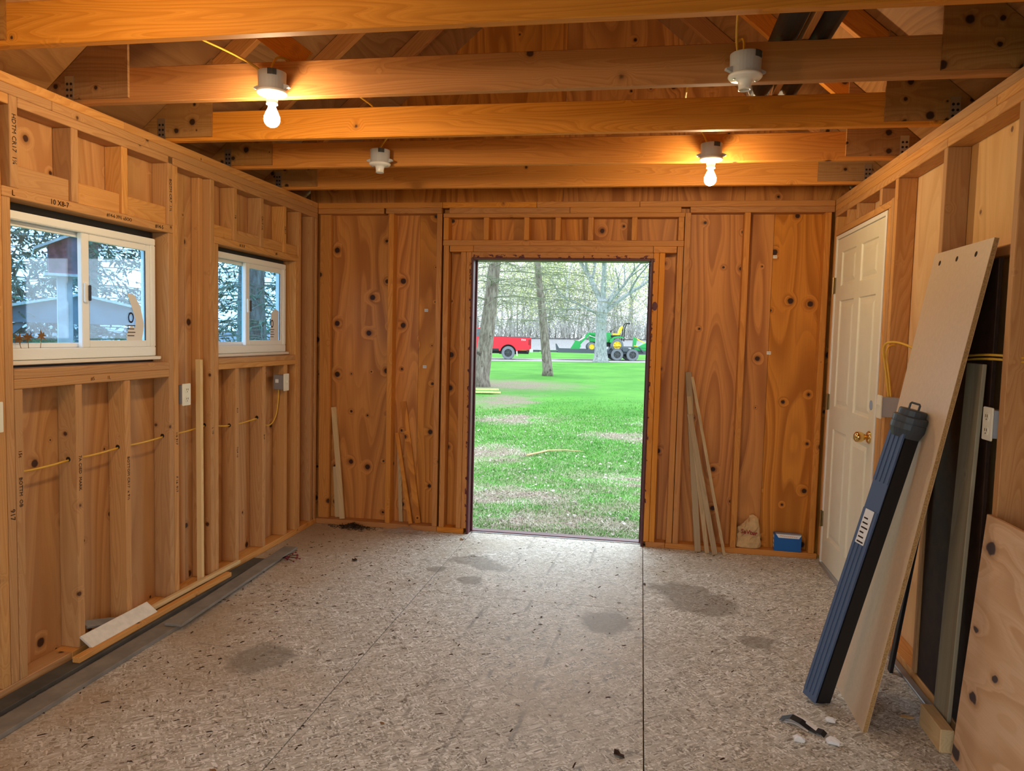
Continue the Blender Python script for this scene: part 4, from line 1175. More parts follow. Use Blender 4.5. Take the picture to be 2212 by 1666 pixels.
# grass blades and straw close to the doorway
def blades(name, mat, n, region, hgt, wid, keep, seed, label, flat=0.0):
    r_ = np.random.RandomState(seed)
    pts = []
    while len(pts) < n:
        y = .18 + (region - .18) * r_.rand() ** 1.6
        x0 = 2.35 - (y + 5.1) * .245; x1 = 2.35 + (y + 5.1) * .085
        x = x0 - .5 + (x1 - x0 + 1.0) * r_.rand()
        if keep(x, y) > r_.rand(): pts.append((x, y))
    P_ = np.array(pts); k = len(P_)
    a = r_.rand(k) * 6.283; s_ = 1 + P_[:, 1] * .05
    h_ = hgt * (0.5 + r_.rand(k)) * s_ ** .5; w_ = wid * s_
    lean_ = (.25 + .7 * r_.rand(k)) * h_ + flat * (.5 + r_.rand(k))
    dx, dy = np.cos(a), np.sin(a)
    z0 = np.full(k, -.152)
    ve = np.zeros((k, 5, 3))
    b0 = np.stack([P_[:, 0], P_[:, 1], z0], 1); sd = np.stack([-dy, dx, 0 * dx], 1) * w_[:, None]
    ve[:, 0] = b0 - sd; ve[:, 1] = b0 + sd
    mid = b0 + np.stack([dx * lean_ * .35, dy * lean_ * .35, h_ * .6], 1)
    ve[:, 2] = mid + sd * .8; ve[:, 3] = mid - sd * .8
    ve[:, 4] = b0 + np.stack([dx * lean_, dy * lean_, h_], 1)
    me = bpy.data.meshes.new(name)
    me.vertices.add(k * 5); me.vertices.foreach_set('co', ve.reshape(-1))
    idx = np.arange(k)[:, None] * 5
    loops = np.concatenate([idx + np.array([0, 1, 2, 3]), idx + np.array([3, 2, 4])], 1)
    me.loops.add(k * 7); me.loops.foreach_set('vertex_index', loops.reshape(-1).astype(np.int32))
    st = (np.arange(k)[:, None] * 7 + np.array([0, 4])).reshape(-1)
    me.polygons.add(k * 2); me.polygons.foreach_set('loop_start', st.astype(np.int32))
    me.update(calc_edges=True); me.validate()
    me.materials.append(mat)
    o = bpy.data.objects.new(name, me); link(o)
    return tag(o, label, 'grass', kind='stuff')
def dirtiness(x, y):
    q = 9
    for cx, cy, rx, ry in DIRT: q = min(q, math.hypot((x - cx) / rx, (y - cy) / ry))
    return q
def grass_mat(name, a, b):
    g = G(name, .6, .2)
    P = g.n('NewGeometry').outputs['Position']
    g.base(g.mix(g.map(g.noise(P, 3.0, 4.0, .7), .35, .65), a, b))
    g.b.inputs['Subsurface Weight'].default_value = 0
    return g.mat
M['blade'] = grass_mat('grass_blades', (.055, .20, .024), (.15, .31, .065))
M['straw'] = grass_mat('straw', (.32, .28, .20), (.50, .46, .38))
blades('grass_blades', M['blade'], 70000, 15, .024, .0022, lambda x, y: max(.03, min(1, (dirtiness(x, y) - .75) * 1.6)) * (.35 + .65 * sstep(.5, 6, y)) * (1 - sstep(8, 15, y)), 1, 'short green grass outside the doorway')
blades('straw_blades', M['straw'], 30000, 10, .016, .0022, lambda x, y: .9 if dirtiness(x, y) < 1.1 else .42, 2, 'dead straw and clippings lying in the thin turf by the shed', .03)
mb = MB(); r_ = random.Random(12)
for i in range(520):
    y = .25 + 8.5 * r_.random() ** 1.5; x = 2.35 - (y + 5.1) * .245 + (y + 5.1) * .33 * r_.random()
    s_ = r_.uniform(.010, .026); k = 6; ph = r_.uniform(0, 6)
    rim = [V((x + math.cos(ph + 2*math.pi*j/k) * s_ * r_.uniform(.4, 1.1), y + math.sin(ph + 2*math.pi*j/k) * s_ * r_.uniform(.4, 1.0), -.135 + r_.uniform(0, .022))) for j in range(k)]
    mb.add(rim, [tuple(range(k))])
tag(mb.build('leaf_litter', plain('pale_dead_leaf', (.40, .37, .33), .8, .1, var=.4, scale=2)), 'pale dead leaves scattered over the turf outside the doorway', 'leaves', kind='stuff')
tag(MB().tube([(.92, 4.40, -.125), (1.05, 4.62, -.118), (1.14, 4.85, -.12), (1.38, 5.0, -.125), (1.62, 4.98, -.13)], [.014, .012, .011, .008, .004], 6).build('fallen_stick', M['lath']), 'fallen stick lying in the grass outside the doorway', 'stick')
pk = [(-2.25, 14.1, -.10, .25), (-2.1, 14.35, -.115, .16), (-2.2, 14.6, -.06, .33)]
for k, (x, y, z, a) in enumerate(pk):
    c_, s_ = math.cos(a), math.sin(a)
    tag(bar('treated_plank', (x - c_ * .75, y - s_ * .75, z + .0), (x + c_ * .75, y + s_ * .75, z), .14, .038, plain('treated_timber', (.50, .52, .20), .8, .1, var=.15) if k == 0 else bpy.data.materials['treated_timber'], None, side=(0, 0, 1)),
        ('lowest greenish plank of the pile at the foot of the left spruce', 'middle greenish plank of the pile at the foot of the left spruce', 'topmost greenish plank of the pile at the foot of the left spruce')[k], 'plank', 'greenish planks by the left spruce')

# ---------------------------------------------------------------- trees
def bark(name, a, b, sx=14, sz=3):
    g = G(name, .9, .1); v_ = g.objvec()
    n_ = g.noise(g.vm('MULTIPLY', v_, (sx, sx, sz)), 1.0, 5.0, .7)
    k = g.noise(v_, 5.0, 3.0)
    c = g.mix(g.map(n_, .35, .68), a, b)
    c = g.mix(g.map(k, .62, .72, 0, .8), c, tuple(q * .35 for q in a))
    g.base(c); g.bump(n_, .8, .03); return g.mat
M['bark_spruce'] = bark('spruce_bark', (.11, .09, .075), (.26, .235, .205))
M['bark_maple'] = bark('maple_bark', (.15, .17, .175), (.34, .38, .39), 22, 3)
M['bark_far'] = bark('far_bark', (.28, .28, .275), (.42, .42, .41))
M['twig'] = plain('spruce_twig', (.17, .185, .13), .9, .1, var=.3, scale=3)
M['twig_grey'] = plain('grey_twig', (.38, .39, .375), .9, .1, var=.25, scale=3)
M['needle'] = plain('spruce_needles', (.06, .14, .085), .8, .1, var=.4, scale=1.5)
M['needle_pale'] = plain('sparse_needles', (.20, .27, .10), .8, .1, var=.35, scale=1.5)
M['bud'] = plain('spring_buds', (.44, .50, .20), .8, .1, var=.25, scale=1.0)

def trunk_path(h, leanx, leany, k=9, seed=1):
    r_ = random.Random(seed); out = []
    for i in range(k):
        t = i / (k - 1)
        out.append(V((leanx * t + r_.uniform(-.02, .02) * (i > 0), leany * t + r_.uniform(-.02, .02) * (i > 0), h * t)))
    return out
def along(path, z):
    for a, b in zip(path, path[1:]):
        if b.z >= z: return a.lerp(b, (z - a.z) / max(1e-6, b.z - a.z))
    return path[-1].copy()

def spruce(loc, h, r0, lean_, first, label, seed, blen=3.0, step=.42, per=6, needles=0, needle_mat='needle', twig_n=11, name='spruce_tree', droop=.28, sub=3, tw=.007, group=None):
    r_ = random.Random(seed)
    t = empty(name, loc); tag(t, label, 'tree', group)
    path = trunk_path(h, *lean_, seed=seed)
    rad = [r0 * 1.22] + [r0 * (1 - .88 * i / 8) for i in range(1, 9)]
    path2 = [path[0] - V((0, 0, .1)), path[0] + V((0, 0, .25))] + path[1:]
    MB().tube(path2, [r0 * 1.3, r0 * 1.03] + rad[1:], 14).build('trunk', M['bark_spruce'], t, smooth=True)
    br, nd = MB(), MB()
    z = first
    while z < h - .3:
        f_ = 1 - (z - first) / (h - first) * .75
        for j in range(per):
            a = 6.283 * (j + r_.random() * .8) / per; zz = z + r_.uniform(-.15, .15)
            L = blen * f_ * r_.uniform(.65, 1.1)
            b0 = along(path, zz); d = V((math.cos(a), math.sin(a), 0)); n_ = 5
            pts = []
            up_ = r_.uniform(-.02, .16)
            for i in range(n_ + 1):
                s_ = i / n_
                pts.append(b0 + d * L * s_ + V((r_.uniform(-.05, .05), r_.uniform(-.05, .05), L * (up_ * s_ - droop * s_ * s_) + .05 * s_)))
            br.tube(pts, [max(.004, .020 * f_ * (1 - .85 * i / n_)) for i in range(n_ + 1)], 4, cap=False)
            for q in range(twig_n):
                s_ = .15 + .85 * (q + r_.random()) / twig_n; i = min(n_ - 1, int(s_ * n_)); p = pts[i].lerp(pts[i + 1], s_ * n_ - i)
                sgn = 1 if q % 2 else -1
                l2 = L * .34 * (1.05 - s_ * .6) * r_.uniform(.5, 1.1)
                e = (d * .55 + V((-d.y, d.x, 0)) * sgn + V((0, 0, r_.uniform(-.55, .12)))).normalized() * l2
                tip = p + e; br.tube([p, p + e * .5 + V((0, 0, .04 * l2)), tip], [tw, tw * .8, tw * .45], 3, cap=False)
                for w in range(sub):
                    k_ = r_.random(); p3 = p + e * k_
                    e3 = (e.normalized() * .7 + V((r_.uniform(-1, 1), r_.uniform(-1, 1), r_.uniform(-1.0, .2)))).normalized() * l2 * .42
                    br.tube([p3, p3 + e3], [tw * .6, tw * .35], 3, cap=False)
                    for m_ in range(needles):
                        o_ = p3 + e3 * r_.random(); nn = V((r_.gauss(0, 1), r_.gauss(0, 1), r_.gauss(0, .7))).normalized()
                        s2 = e3.normalized() * r_.uniform(.05, .10); wv = nn * r_.uniform(.018, .035)
                        nd.add([o_ - wv, o_ + s2, o_ + wv, o_ - s2 * .4], [(0, 1, 2, 3)])
        z += step * r_.uniform(.8, 1.2)
    br.build('branches', M['twig'], t)['kind'] = 'stuff'
    if needles: nd.build('needles', M[needle_mat], t)['kind'] = 'stuff'
    return t
# the two spruces beyond the doorway
spruce((-2.50, 17.1, gz(-2.5, 17.1)), 9.5, .27, (.95, .2), 2.7, 'thick spruce trunk at the left edge of the open doorway', 3, blen=3.6, per=6, twig_n=13, sub=3, step=.40, droop=.16)
spruce((-1.34, 24.4, gz(-1.34, 24.4)), 10.5, .20, (-1.25, .3), 2.25, 'slender leaning spruce in the middle of the open doorway', 5, blen=4.0, per=6, twig_n=13, sub=3, step=.40, droop=.14)

def grow(mb, tips, p, d, L, r0, depth, r_, spread=.75, kids=4, upb=.15, n=4, sides=5):
    pts = [p]; q = p.copy(); dd = d.normalized()
    for i in range(n):
        dd = (dd + V((r_.gauss(0, .13), r_.gauss(0, .13), r_.gauss(0, .1) + upb * .25))).normalized()
        q = q + dd * L / n; pts.append(q.copy())
    mb.tube(pts, [r0 * (1 - .62 * i / n) for i in range(n + 1)], sides, cap=False)
    if depth == 0: tips.append(pts[-1]); tips.append(pts[-2]); return
    for k in range(kids):
        s_ = .35 + .65 * (k + r_.random()) / kids; i = min(n - 1, int(s_ * n)); pp = pts[i].lerp(pts[i + 1], s_ * n - i)
        ax_ = dd.orthogonal().normalized(); ax_ = Matrix.Rotation(r_.uniform(0, 6.283), 3, dd) @ ax_
        nd_ = (dd * (1 - spread * .5) + ax_ * spread + V((0, 0, upb))).normalized()
        grow(mb, tips, pp, nd_, L * r_.uniform(.45, .7), r0 * (1 - .6 * s_) * .62, depth - 1, r_, spread, kids, upb, n, max(3, sides - 1))

# the maple before the trailer
mp = empty('maple_tree', (-.12, 41.0, gz(-.12, 41)))
tag(mp, 'stout grey-barked maple in front of the tractor on its trailer', 'tree')
r_ = random.Random(8)
tk = MB(); tips = []
tk.tube([(0, 0, -.1), (0, 0, .15), (-.02, 0, .8), (-.05, 0, 2.0), (-.06, 0, 3.0), (0, 0, 3.9)], [.62, .47, .37, .33, .34, .30], 14)
tk.build('trunk', M['bark_maple'], mp, smooth=True)
bm_ = MB()
for p, d, L, r0, dp in (((0, 0, 3.0), (1.0, .1, .75), 4.4, .17, 3), ((.0, 0, 3.6), (-.35, .1, 1), 4.5, .20, 3), ((0, 0, 3.8), (.25, -.2, 1), 4.8, .20, 3), ((-.05, 0, 2.9), (-1, .2, .55), 3.0, .10, 3), ((.2, 0, 3.4), (.9, -.3, 1.0), 3.6, .12, 3), ((0, 0, 3.3), (.1, .9, .7), 3.2, .1, 2)):
    grow(bm_, tips, V(p), V(d), L, r0, dp, r_, .75, 5, .12, 4, 6)
bm_.build('branches', M['bark_maple'], mp)['kind'] = 'stuff'
def bud_mesh(tips, r_, n, s, spread):
    b = MB()
    for i in range(n):
        t_ = r_.choice(tips) + V((r_.gauss(0, spread), r_.gauss(0, spread), r_.gauss(0, spread)))
        u_ = V((r_.gauss(0, 1), r_.gauss(0, 1), r_.gauss(0, 1))).normalized() * s * r_.uniform(.6, 1.4); w = u_.orthogonal().normalized() * s * .6
        b.add([t_ - u_, t_ + w, t_ + u_, t_ - w], [(0, 1, 2, 3)])
    return b
bud_mesh(tips, r_, 2600, .05, .16).build('buds', M['bud'], mp)['kind'] = 'stuff'

# bare wood beyond the bank
variants = []
for k in range(5):
    r_ = random.Random(40 + k); tips = []; tk = MB(); bm_ = MB()
    hh = (13, 15, 11, 9, 14)[k]
    path = [V((r_.gauss(0, .12) * i, r_.gauss(0, .12) * i, hh * i / 7 - .2)) for i in range(8)]
    tk.tube(path, [(.20, .16, .15, .11, .15)[k] * (1.15 - .95 * i / 7) for i in range(8)], 7)
    for j in range(13):
        zz = hh * (.10 + .85 * j / 13); p = along(path, zz); a = r_.uniform(0, 6.283)
        grow(bm_, tips, p, V((math.cos(a), math.sin(a), .55)), (hh - zz) * .42 + 1.3, .06 * (1.1 - zz / hh), 2, r_, .8, 5, .12, 3, 3)
    variants.append((tk, bm_, bud_mesh(tips, r_, 1300, .10, .45)))
protos = []
r_ = random.Random(77)
spots = [(-6.5 + 28 * (i + .5 * r_.random()) / 46, 101.5 + 22 * ((i * 7) % 11) / 11 + r_.uniform(0, 2)) for i in range(46)] + [(-20 + 13 * i / 7, 103 + 12 * ((i * 5) % 7) / 7) for i in range(7)]
for i, (l_, d) in enumerate(spots):
    k = (i * 3) % 5
    x = CAM.x + RT.x * l_ + FH.x * d; y = CAM.y + RT.y * l_ + FH.y * d
    if k >= len(protos) or protos[k] is None:
        while len(protos) <= k: protos.append(None)
        t = empty('woodland_tree'); tk, bm_, bd = variants[k]
        tk.build('trunk', M['bark_far'], t, smooth=True); bm_.build('branches', M['twig_grey'], t)['kind'] = 'stuff'; bd.build('buds', M['bud'], t)['kind'] = 'stuff'
        protos[k] = t
    else: t = copy_tree(protos[k])
    t.location = (x, y, gz(x, y)); t.rotation_euler.z = r_.uniform(0, 6.28); s_ = r_.uniform(.8, 1.25); t.scale = (s_, s_, s_)
    tag(t, 'bare budding tree in the wood beyond the pale gravel bank', 'tree', 'bare trees of the wood')
mb = MB()
for i in range(2100):
    l_ = r_.uniform(-18, 26); d = r_.uniform(99.5, 112)
    x = CAM.x + RT.x * l_ + FH.x * d; y = CAM.y + RT.y * l_ + FH.y * d; z = gz(x, y); hh = r_.uniform(1.2, 4.6)
    p = V((x, y, z)); e = V((r_.gauss(0, .5), r_.gauss(0, .3), 1)).normalized() * hh
    mb.tube([p, p + e * .5 + V((r_.gauss(0, .12), 0, 0)), p + e], [.03, .022, .010], 3, cap=False)
    for q in range(3):
        s_ = r_.uniform(.3, .9); e2 = V((r_.gauss(0, 1), r_.gauss(0, .6), r_.uniform(.1, 1))).normalized() * hh * .35
        mb.tube([p + e * s_, p + e * s_ + e2], [.014, .006], 3, cap=False)
tag(mb.build('undergrowth', M['twig_grey']), 'tangle of bare brush at the front of the wood', 'undergrowth', kind='stuff')

# ---------------------------------------------------------------- pickup, trailer and tractor
M['red_paint'] = plain('red_car_paint', (.62, .012, .030), .25, .5)
M['tyre'] = plain('tyre_rubber', (.15, .17, .19), .8, .2)
M['rim_dark'] = plain('dark_rim', (.05, .055, .06), .35, .5, .5)
M['chrome'] = plain('chrome', (.75, .75, .76), .15, .5, 1.0)
M['tail_red'] = plain('tail_light', (.22, .006, .012), .2, .5)
M['car_glass'] = plain('dark_car_glass', (.05, .07, .09), .1, .6)
M['green_paint'] = plain('tractor_green', (.012, .30, .065), .35, .45)
M['yellow_paint'] = plain('tractor_yellow', (.90, .62, .015), .4, .45)
M['steel_dark'] = plain('dark_trailer_steel', (.055, .075, .09), .5, .4)
M['decal'] = plain('white_decal', (.85, .80, .80), .4, .3)
RW = Matrix.Rotation(math.pi / 2, 4, 'X')
def wheel(name, x, y, z, r_, w, hub, parent, spokes=6):
    """wheel turning about local y"""
    t = MB().lathe([(r_ * .60, -w / 2), (r_ * .92, -w / 2), (r_, -w * .36), (r_, w * .36), (r_ * .92, w / 2), (r_ * .60, w / 2), (r_ * .60, -w / 2)], (x, y, z), 28, RW).build(name, M['tyre'], parent, smooth=False)
    hb = MB().lathe([(r_ * .60, -w * .3), (r_ * .60, w * .46), (r_ * .53, w * .46), (r_ * .48, w * .18), (0, w * .18)], (x, y, z), 24, RW)
    hb.build('rim', hub, t)
    sp_ = MB()
    for i in range(spokes):
        a = 6.283 * i / spokes; d = V((math.cos(a), 0, math.sin(a)))
        sp_.bar(V((x, y, z)) + d * r_ * .10 + V((0, -w * .32, 0)), V((x, y, z)) + d * r_ * .56 + V((0, -w * .32, 0)), r_ * .16, w * .14)
    sp_.lathe([(r_ * .16, w * .2), (r_ * .16, w * .42), (0, w * .44)], (x, y, z), 12, RW)
    sp_.build('spokes', M['rim_dark'] if hub is M['rim_dark'] else hub, t)
    return t
def local_spot(l_, d):
    x = CAM.x + RT.x * l_ + FH.x * d; y = CAM.y + RT.y * l_ + FH.y * d
    return V((x, y, gz(x, y) + .013))
VZ = math.atan2(RT.y, RT.x)
DV = 49.3
pl = local_spot(-.22, DV)
tk = empty('pickup_truck', pl, VZ)
tag(tk, 'red pickup truck hitched to the trailer on the driveway', 'pickup truck')
def arch(cx, cz, r_, z0):
    a0 = math.asin(max(-1, min(1, (z0 - cz) / r_)))
    return [(cx + r_ * math.cos(a), cz + r_ * math.sin(a)) for a in [math.pi - a0 - (math.pi - 2 * a0) * i / 10 for i in range(11)]]
for s_, nm in ((-1, 'bed_side'), (1, 'bed_side')):
    poly = [(-1.22, .60)] + arch(0, .46, .56, .60) + [(1.38, .66), (1.44, 1.40), (1.38, 1.46), (-1.22, 1.46)]
    MB().prism(poly, 1, s_ * .96 - .05, s_ * .96 + .05).build(nm, M['red_paint'], tk)
    MB().prism(arch(0, .46, .60, .56) + arch(0, .46, .53, .56)[::-1], 1, s_ * .985 - .055, s_ * .985 + .055).build('wheel_arch', M['red_paint'], tk)
    MB().box((-1.2, s_ * .96 - .06, 1.462), (1.40, s_ * .96 + .06, 1.50)).build('bed_rail', M['steel_dark'], tk)
for s_ in (-1, 1):
    y0, y1 = sorted((s_ * .60, s_ * .69))
    MB().prism(arch(0, .46, .58, .40) + [(.6, .35), (-.6, .35)], 1, y0, y1).build('wheel_well', M['black'], tk)
MB().box((-1.20, -.59, .62), (1.36, .59, .72)).box((-1.22, -.9, .73), (-1.14, .9, 1.44)).build('bed_floor', M['steel_dark'], tk)
MB().box((1.40, -.90, .68), (1.49, .90, 1.46)).build('tailgate', M['red_paint'], tk, bev=.02)
for s_ in (-1, 1):
    MB().box((1.30, s_ * .965 - .055, .98), (1.475, s_ * .965 + .055, 1.34)).build('tail_light', M['tail_red'], tk, bev=.01)
MB().box((1.38, -.98, .50), (1.62, .98, .72)).build('rear_bumper', M['chrome'], tk, bev=.03)
MB().box((1.20, -1.0, .50), (1.37, -.9, .70)).build('bumper_corner', M['black'], tk)
MB().box((-4.6, -.55, .38), (1.35, .55, .58)).build('chassis', M['black'], tk)
MB().box((-1.15, -1.03, .56), (-.62, -.98, .70)).build('rocker_step', M['black'], tk)
cab = [(-4.98, .58), (-4.98, 1.05), (-4.85, 1.30), (-3.35, 1.42), (-2.75, 2.0), (-1.55, 2.03), (-1.30, 1.46), (-1.26, .58), (-3.18, .58)] + arch(-3.75, .46, .56, .58)[::-1]
MB().prism(cab, 1, -.95, .95).build('cab_body', M['red_paint'], tk, bev=.0)
for s_ in (-1, 1):
    for px in ([(-3.2, 1.46), (-2.68, 1.93), (-2.22, 1.95), (-2.22, 1.46)], [(-2.14, 1.46), (-2.14, 1.95), (-1.62, 1.96), (-1.40, 1.50)]):
        MB().prism(px, 1, s_ * .957 - .004, s_ * .957 + .004).build('side_window', M['car_glass'], tk)
MB().box((-1.20, -.72, 1.50), (-1.13, -.52, 2.06)).box((-1.20, .52, 1.50), (-1.13, .72, 2.06)).build('headache_rack', M['steel_dark'], tk)
for x in (0, -3.75):
    for s_ in (-1, 1):
        wheel('wheel', x, s_ * .86, .435, .435, .28, M['rim_dark'], tk)
MB().prism([(.55, .25), (.62, .25), (.60, .62), (.52, .62)], 1, -1.0, -.75).build('mud_flap', M['decal'], tk)
text_mesh('FX4', .17, M['decal'], 'decal', tk, Matrix.Translation((.98, -1.0125, 1.30)) @ Matrix.Rotation(math.pi / 2, 4, 'X'), .001)

tl = empty('utility_trailer', local_spot(6.95, DV + .6), VZ)
tag(tl, 'dark flatbed tandem-axle trailer carrying the tractor', 'trailer')
dk = MB().box((-3.9, -.95, .50), (2.4, .95, .58)).box((-3.9, -1.0, .44), (2.4, -.94, .70)).box((-3.9, .94, .44), (2.4, 1.0, .70)); dk.build('deck', M['steel_dark'], tl)
MB().bar((-3.9, -.7, .50), (-5.15, 0, .50), .12, .10, (0, 0, 1)).bar((-3.9, .7, .50), (-5.15, 0, .50), .12, .10, (0, 0, 1)).build('tongue', M['steel_dark'], tl)
MB().prism([(-4.0, .62), (-3.75, .62), (-3.98, 1.02), (-4.06, 1.02)], 1, -.9, -.84).build('ramp_bracket', M['steel_dark'], tl)
MB().tube([(-4.5, -.1, .08), (-4.5, -.1, .85)], .05, 8).build('jack', M['steel_dark'], tl)
MB().box((-5.55, -.06, .42), (-5.1, .06, .56)).build('coupler', M['steel_dark'], tl)
for s_ in (-1, 1):
    fd = MB(); y0, y1 = sorted((s_ * .98, s_ * 1.28))
    fd.prism([(-.72, .60), (-.45, .93), (1.48, .93), (1.78, .60), (1.68, .60), (1.42, .88), (-.40, .88), (-.62, .60)], 1, y0, y1).build('fender', M['steel_dark'], tl)
    fd2 = MB().prism([(.38, .62), (.66, .62), (.72, .87), (.32, .87)], 1, y0, y0 + .02 if s_ < 0 else y1); fd2.build('fender_plate', M['steel_dark'], tl)
    for x in (0, 1.02):
        wheel('wheel', x, s_ * 1.12, .40, .40, .24, M['rim_dark'], tl, 5)

tc_ = empty('compact_tractor', tl.location + V((0, 0, .58)), VZ)
tag(tc_, 'green compact tractor with yellow wheels standing on the trailer', 'tractor')
def tbox(nm, lo, hi, mt, bev=.0): return MB().box(lo, hi).build(nm, M[mt], tc_, bev=bev)
MB().prism([(-1.72, .62), (-1.78, 1.05), (-1.60, 1.20), (-.35, 1.28), (-.30, .60)], 1, -.30, .30).build('hood', M['green_paint'], tc_, bev=.03)
tbox('chassis', (-1.7, -.22, .35), (.45, .22, .62), 'black')
tbox('step_platform', (-.35, -.52, .52), (.1, .52, .58), 'green_paint')
for s_ in (-1, 1):
    y0, y1 = sorted((s_ * .36, s_ * .72))
    MB().prism([(-.45, .60), (-.42, .78), (-.16, .98), (.15, 1.04), (.45, .98), (.50, .90), (.12, .94), (-.14, .88), (-.32, .60)], 1, y0, y1).build('rear_fender', M['green_paint'], tc_)
    wheel('rear_wheel', .05, s_ * .58, .43, .43, .30, M['yellow_paint'], tc_, 5)
    wheel('front_wheel', -1.62, s_ * .52, .29, .29, .20, M['yellow_paint'], tc_, 5)
    # loader arms
    y = s_ * .42
    MB().bar((-.55, y, .62), (-.62, y, 1.08), .12, .08).bar((-.62, y, 1.08), (-1.75, y, 1.18), .13, .08).bar((-1.75, y, 1.18), (-2.42, y, .45), .12, .08).build('loader_arm', M['green_paint'], tc_)
    MB().tube([(-.75, y, .72), (-1.9, y, 1.05)], .035, 8).tube([(-2.0, y, .95), (-2.42, y, .66)], .03, 8).build('hydraulic_ram', M['chrome'], tc_)
MB().prism([(-3.12, .02), (-2.50, .02), (-2.36, .30), (-2.42, .62), (-2.72, .70), (-2.58, .50), (-2.62, .12)], 1, -.66, .66).build('bucket', M['green_paint'], tc_)
MB().prism([(-3.12, .02), (-2.50, .02), (-2.36, .30), (-2.42, .62), (-2.72, .70)], 1, -.68, -.66).build('bucket_side', M['green_paint'], tc_)
MB().prism([(-.22, 1.10), (.28, 1.10), (.30, 1.20), (-.22, 1.22)], 1, -.24, .24).build('seat_cushion', M['yellow_paint'], tc_, bev=.03)
MB().prism([(.16, 1.20), (.32, 1.20), (.50, 1.68), (.40, 1.72), (.24, 1.50)], 1, -.24, .24).build('seat_back', M['yellow_paint'], tc_, bev=.03)
MB().box((-.30, -.2, .95), (.32, .2, 1.09)).build('seat_base', M['black'], tc_)
rp = MB()
for s_ in (-1, 1): rp.tube([(.52, s_ * .45, .70), (.55, s_ * .45, 1.55), (.66, s_ * .44, 1.88)], .04, 8)
rp.tube([(.66, -.44, 1.88), (.66, .44, 1.88)], .04, 8); rp.build('roll_bar', M['black'], tc_)
MB().box((.58, -.5, 1.84), (.90, -.40, 1.94)).build('roll_bar_light', M['black'], tc_)
MB().tube([(-.42, 0, 1.05), (-.28, 0, 1.38)], .03, 8).lathe([(.17, 0), (.19, .015), (.17, .03), (.15, .015), (.17, 0)], (-.26, 0, 1.40), 16, Matrix.Rotation(-.5, 4, 'Y')).build('steering_wheel', M['black'], tc_)
bbx = empty('box_blade', tl.location + RT * 1.70 + V((0, 0, .58)), VZ)
tag(bbx, 'green box-shaped implement on the rear of the trailer behind the tractor', 'implement')
MB().prism([(-.30, .30), (.62, .22), (.70, .10), (.70, .60), (.30, .64), (-.30, .34)], 1, -.60, .60).build('body', M['green_paint'], bbx)
MB().prism([(-.52, .34), (-.30, .34), (-.24, .90), (-.48, 1.02)], 1, -.10, .10).build('hitch_mast', M['green_paint'], bbx)
MB().bar((-.36, 0, .95), (.34, 0, .60), .06, .06).bar((-.44, .0, .42), (.2, .0, .36), .07, .3).build('brace', M['yellow_paint'], bbx)
MB().box((-.5, -.6, .001), (.68, -.55, .30)).box((-.5, .55, .001), (.68, .6, .30)).build('side_plate', M['green_paint'], bbx)

# ---------------------------------------------------------------- seen through the left windows
post = empty('birdhouse_post', (-1.86, -.27, -.15), .78)
tag(post, 'weathered square post standing close outside the larger window', 'post')
MB().box((-.048, -.048, -.2), (.048, .048, 1.95)).build('post', plain('grey_post', (.42, .44, .44), .8, .1, var=.2, scale=8), post, bev=.004)
bh = empty('birdhouse', (-1.86, -.27, 1.80), .78)
tag(bh, 'worn maroon birdhouse with a slanting roof on the post outside the window', 'birdhouse')
MB().prism([(-.10, .0), (.10, .0), (.10, .30), (-.10, .20)], 0, -.10, .10).build('box', plain('peeling_maroon', (.16, .05, .06), .8, .1, var=.6, scale=18), bh)
bh.children[0].rotation_euler.z = -math.pi / 2
rf = MB().prism([(-.19, .157), (.15, .327), (.15, .347), (-.19, .177)], 0, -.14, .14).build('roof', plain('grey_boards', (.50, .50, .47), .85, .1, var=.25, scale=30), bh); rf.rotation_euler.z = -math.pi / 2
MB().box((-.13, -.13, -.02), (.13, .13, -.001)).build('floor_board', bpy.data.materials['grey_boards'], bh)
M['bluegrey_wood'] = plain('blue_grey_timber', (.09, .12, .15), .8, .1, var=.2, scale=6)
sh = empty('timber_shelter', (-6.67, 5.6, -.15), .70)
tag(sh, 'grey timber shelter with a low pitched roof on the lawn behind the birdhouse post', 'shelter')
for x in (-1.35, 1.35):
    for y in (.08, 2.4):
        MB().box((x - .05, y - .05, -.1), (x + .05, y + .05, 1.60)).build('post', M['bluegrey_wood'], sh)
for s_ in (-1, 1):
    MB().prism([(s_ * 1.75, 1.66), (0, 2.05), (0, 2.09), (s_ * 1.75, 1.70)], 1, -.15, 2.6).build('roof_slope', plain('grey_shingle', (.36, .38, .36), .9, .1, var=.2, scale=30) if s_ < 0 else bpy.data.materials['grey_shingle'], sh)
    MB().bar((s_ * 1.33, .08, 1.10), (s_ * .80, .08, 1.60), .09, .05).build('brace', M['bluegrey_wood'], sh)
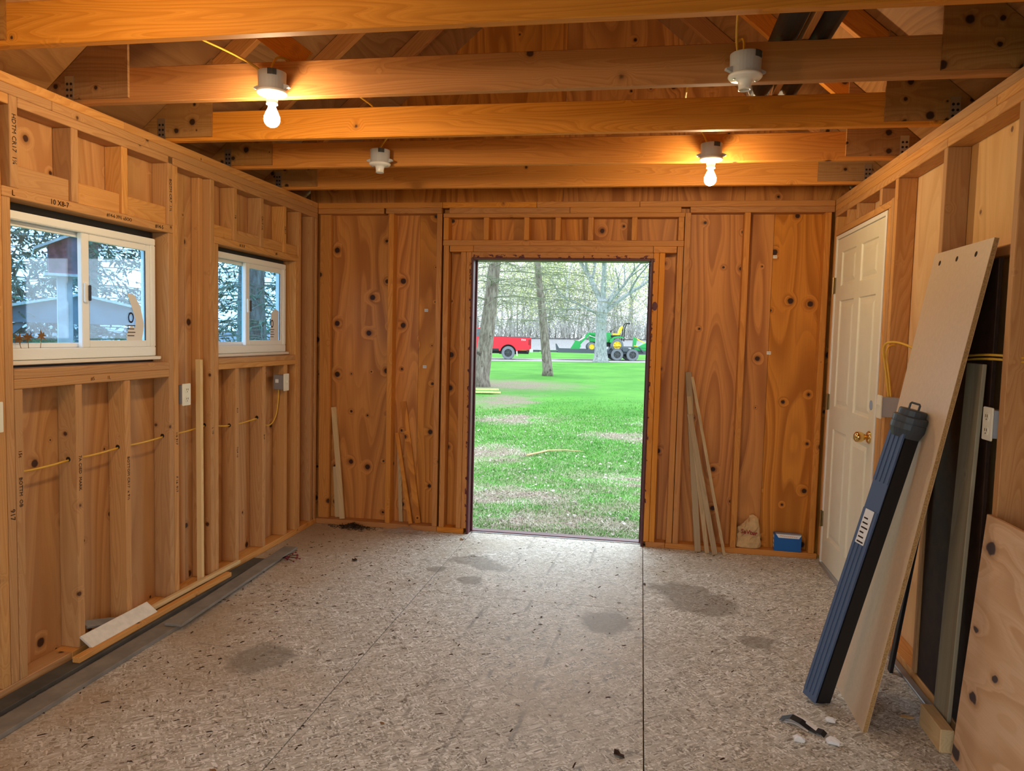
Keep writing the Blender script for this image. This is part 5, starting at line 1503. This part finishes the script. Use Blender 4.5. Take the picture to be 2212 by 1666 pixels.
for y in (0, 2.4):
    MB().prism([(-1.55, 1.60), (1.55, 1.60), (1.55, 1.70), (0, 2.04), (-1.55, 1.70)], 1, y - .02, y + .02).build('gable', M['bluegrey_wood'], sh)
hs = empty('far_house', (-72.5, 77, gz(-72.5, 77)), .75)
tag(hs, 'long low pale house far beyond the lawn, seen under the shelter roof', 'house')
MB().box((-9, -3, 0), (9, 3, 2.6)).build('walls', plain('pale_siding', (.62, .66, .70), .8, .1), hs)
MB().prism([(-3.4, 2.5), (3.4, 2.5), (0, 4.2)], 0, -9.4, 9.4).build('roof', plain('grey_roof', (.30, .33, .37), .9, .1), hs)
for x in (-7, -4.6, -1.5, 2.2, 5.5, 7.6):
    wn_ = MB().box((x - .7, -3.06, 1.1), (x + .7, -3.001, 2.0)).build('window', M['decal'], hs)
    MB().box((x - .6, -3.08, 1.18), (x + .6, -3.061, 1.92)).build('pane', M['car_glass'], wn_)
fn = empty('wire_fence', (-11.2, 11.6, -.15), .75)
tag(fn, 'thin wire fence crossing the lawn outside the left windows', 'fence')
for i in range(9):
    MB().tube([(i * 2.0 - 8, 0, -.1), (i * 2.0 - 8, 0, 1.15)], .022, 6).build('post', M['steel_dark'], fn)
for z in (.2, .65, 1.1):
    MB().tube([(-8, 0, z), (8, 0, z)], .007, 4).build('wire', M['steel_dark'], fn)
spruce((-9.6, 6.6, -.15), 9.0, .20, (.1, .1), .9, 'bushy green spruce filling the left pane of the larger window', 11, blen=3.2, per=7, needles=8, twig_n=11, sub=3, step=.45)
spruce((-10.5, 10.4, -.15), 9.0, .19, (.2, .1), .9, 'dark spruce behind the right pane of the larger window', 12, blen=4.0, per=8, needles=7, twig_n=13, sub=3, step=.45)
spruce((-10.0, 16.4, -.15), 10, .25, (.1, .1), 1.7, 'spruce trunk in the left pane of the smaller window', 13, blen=3.2, per=6, needles=3, twig_n=10, sub=3)
spruce((-5.75, 9.6, -.15), 9, .21, (-.15, .1), 1.4, 'thick spruce trunk in the right pane of the smaller window', 14, blen=2.8, per=6, needles=4, twig_n=10, sub=3)
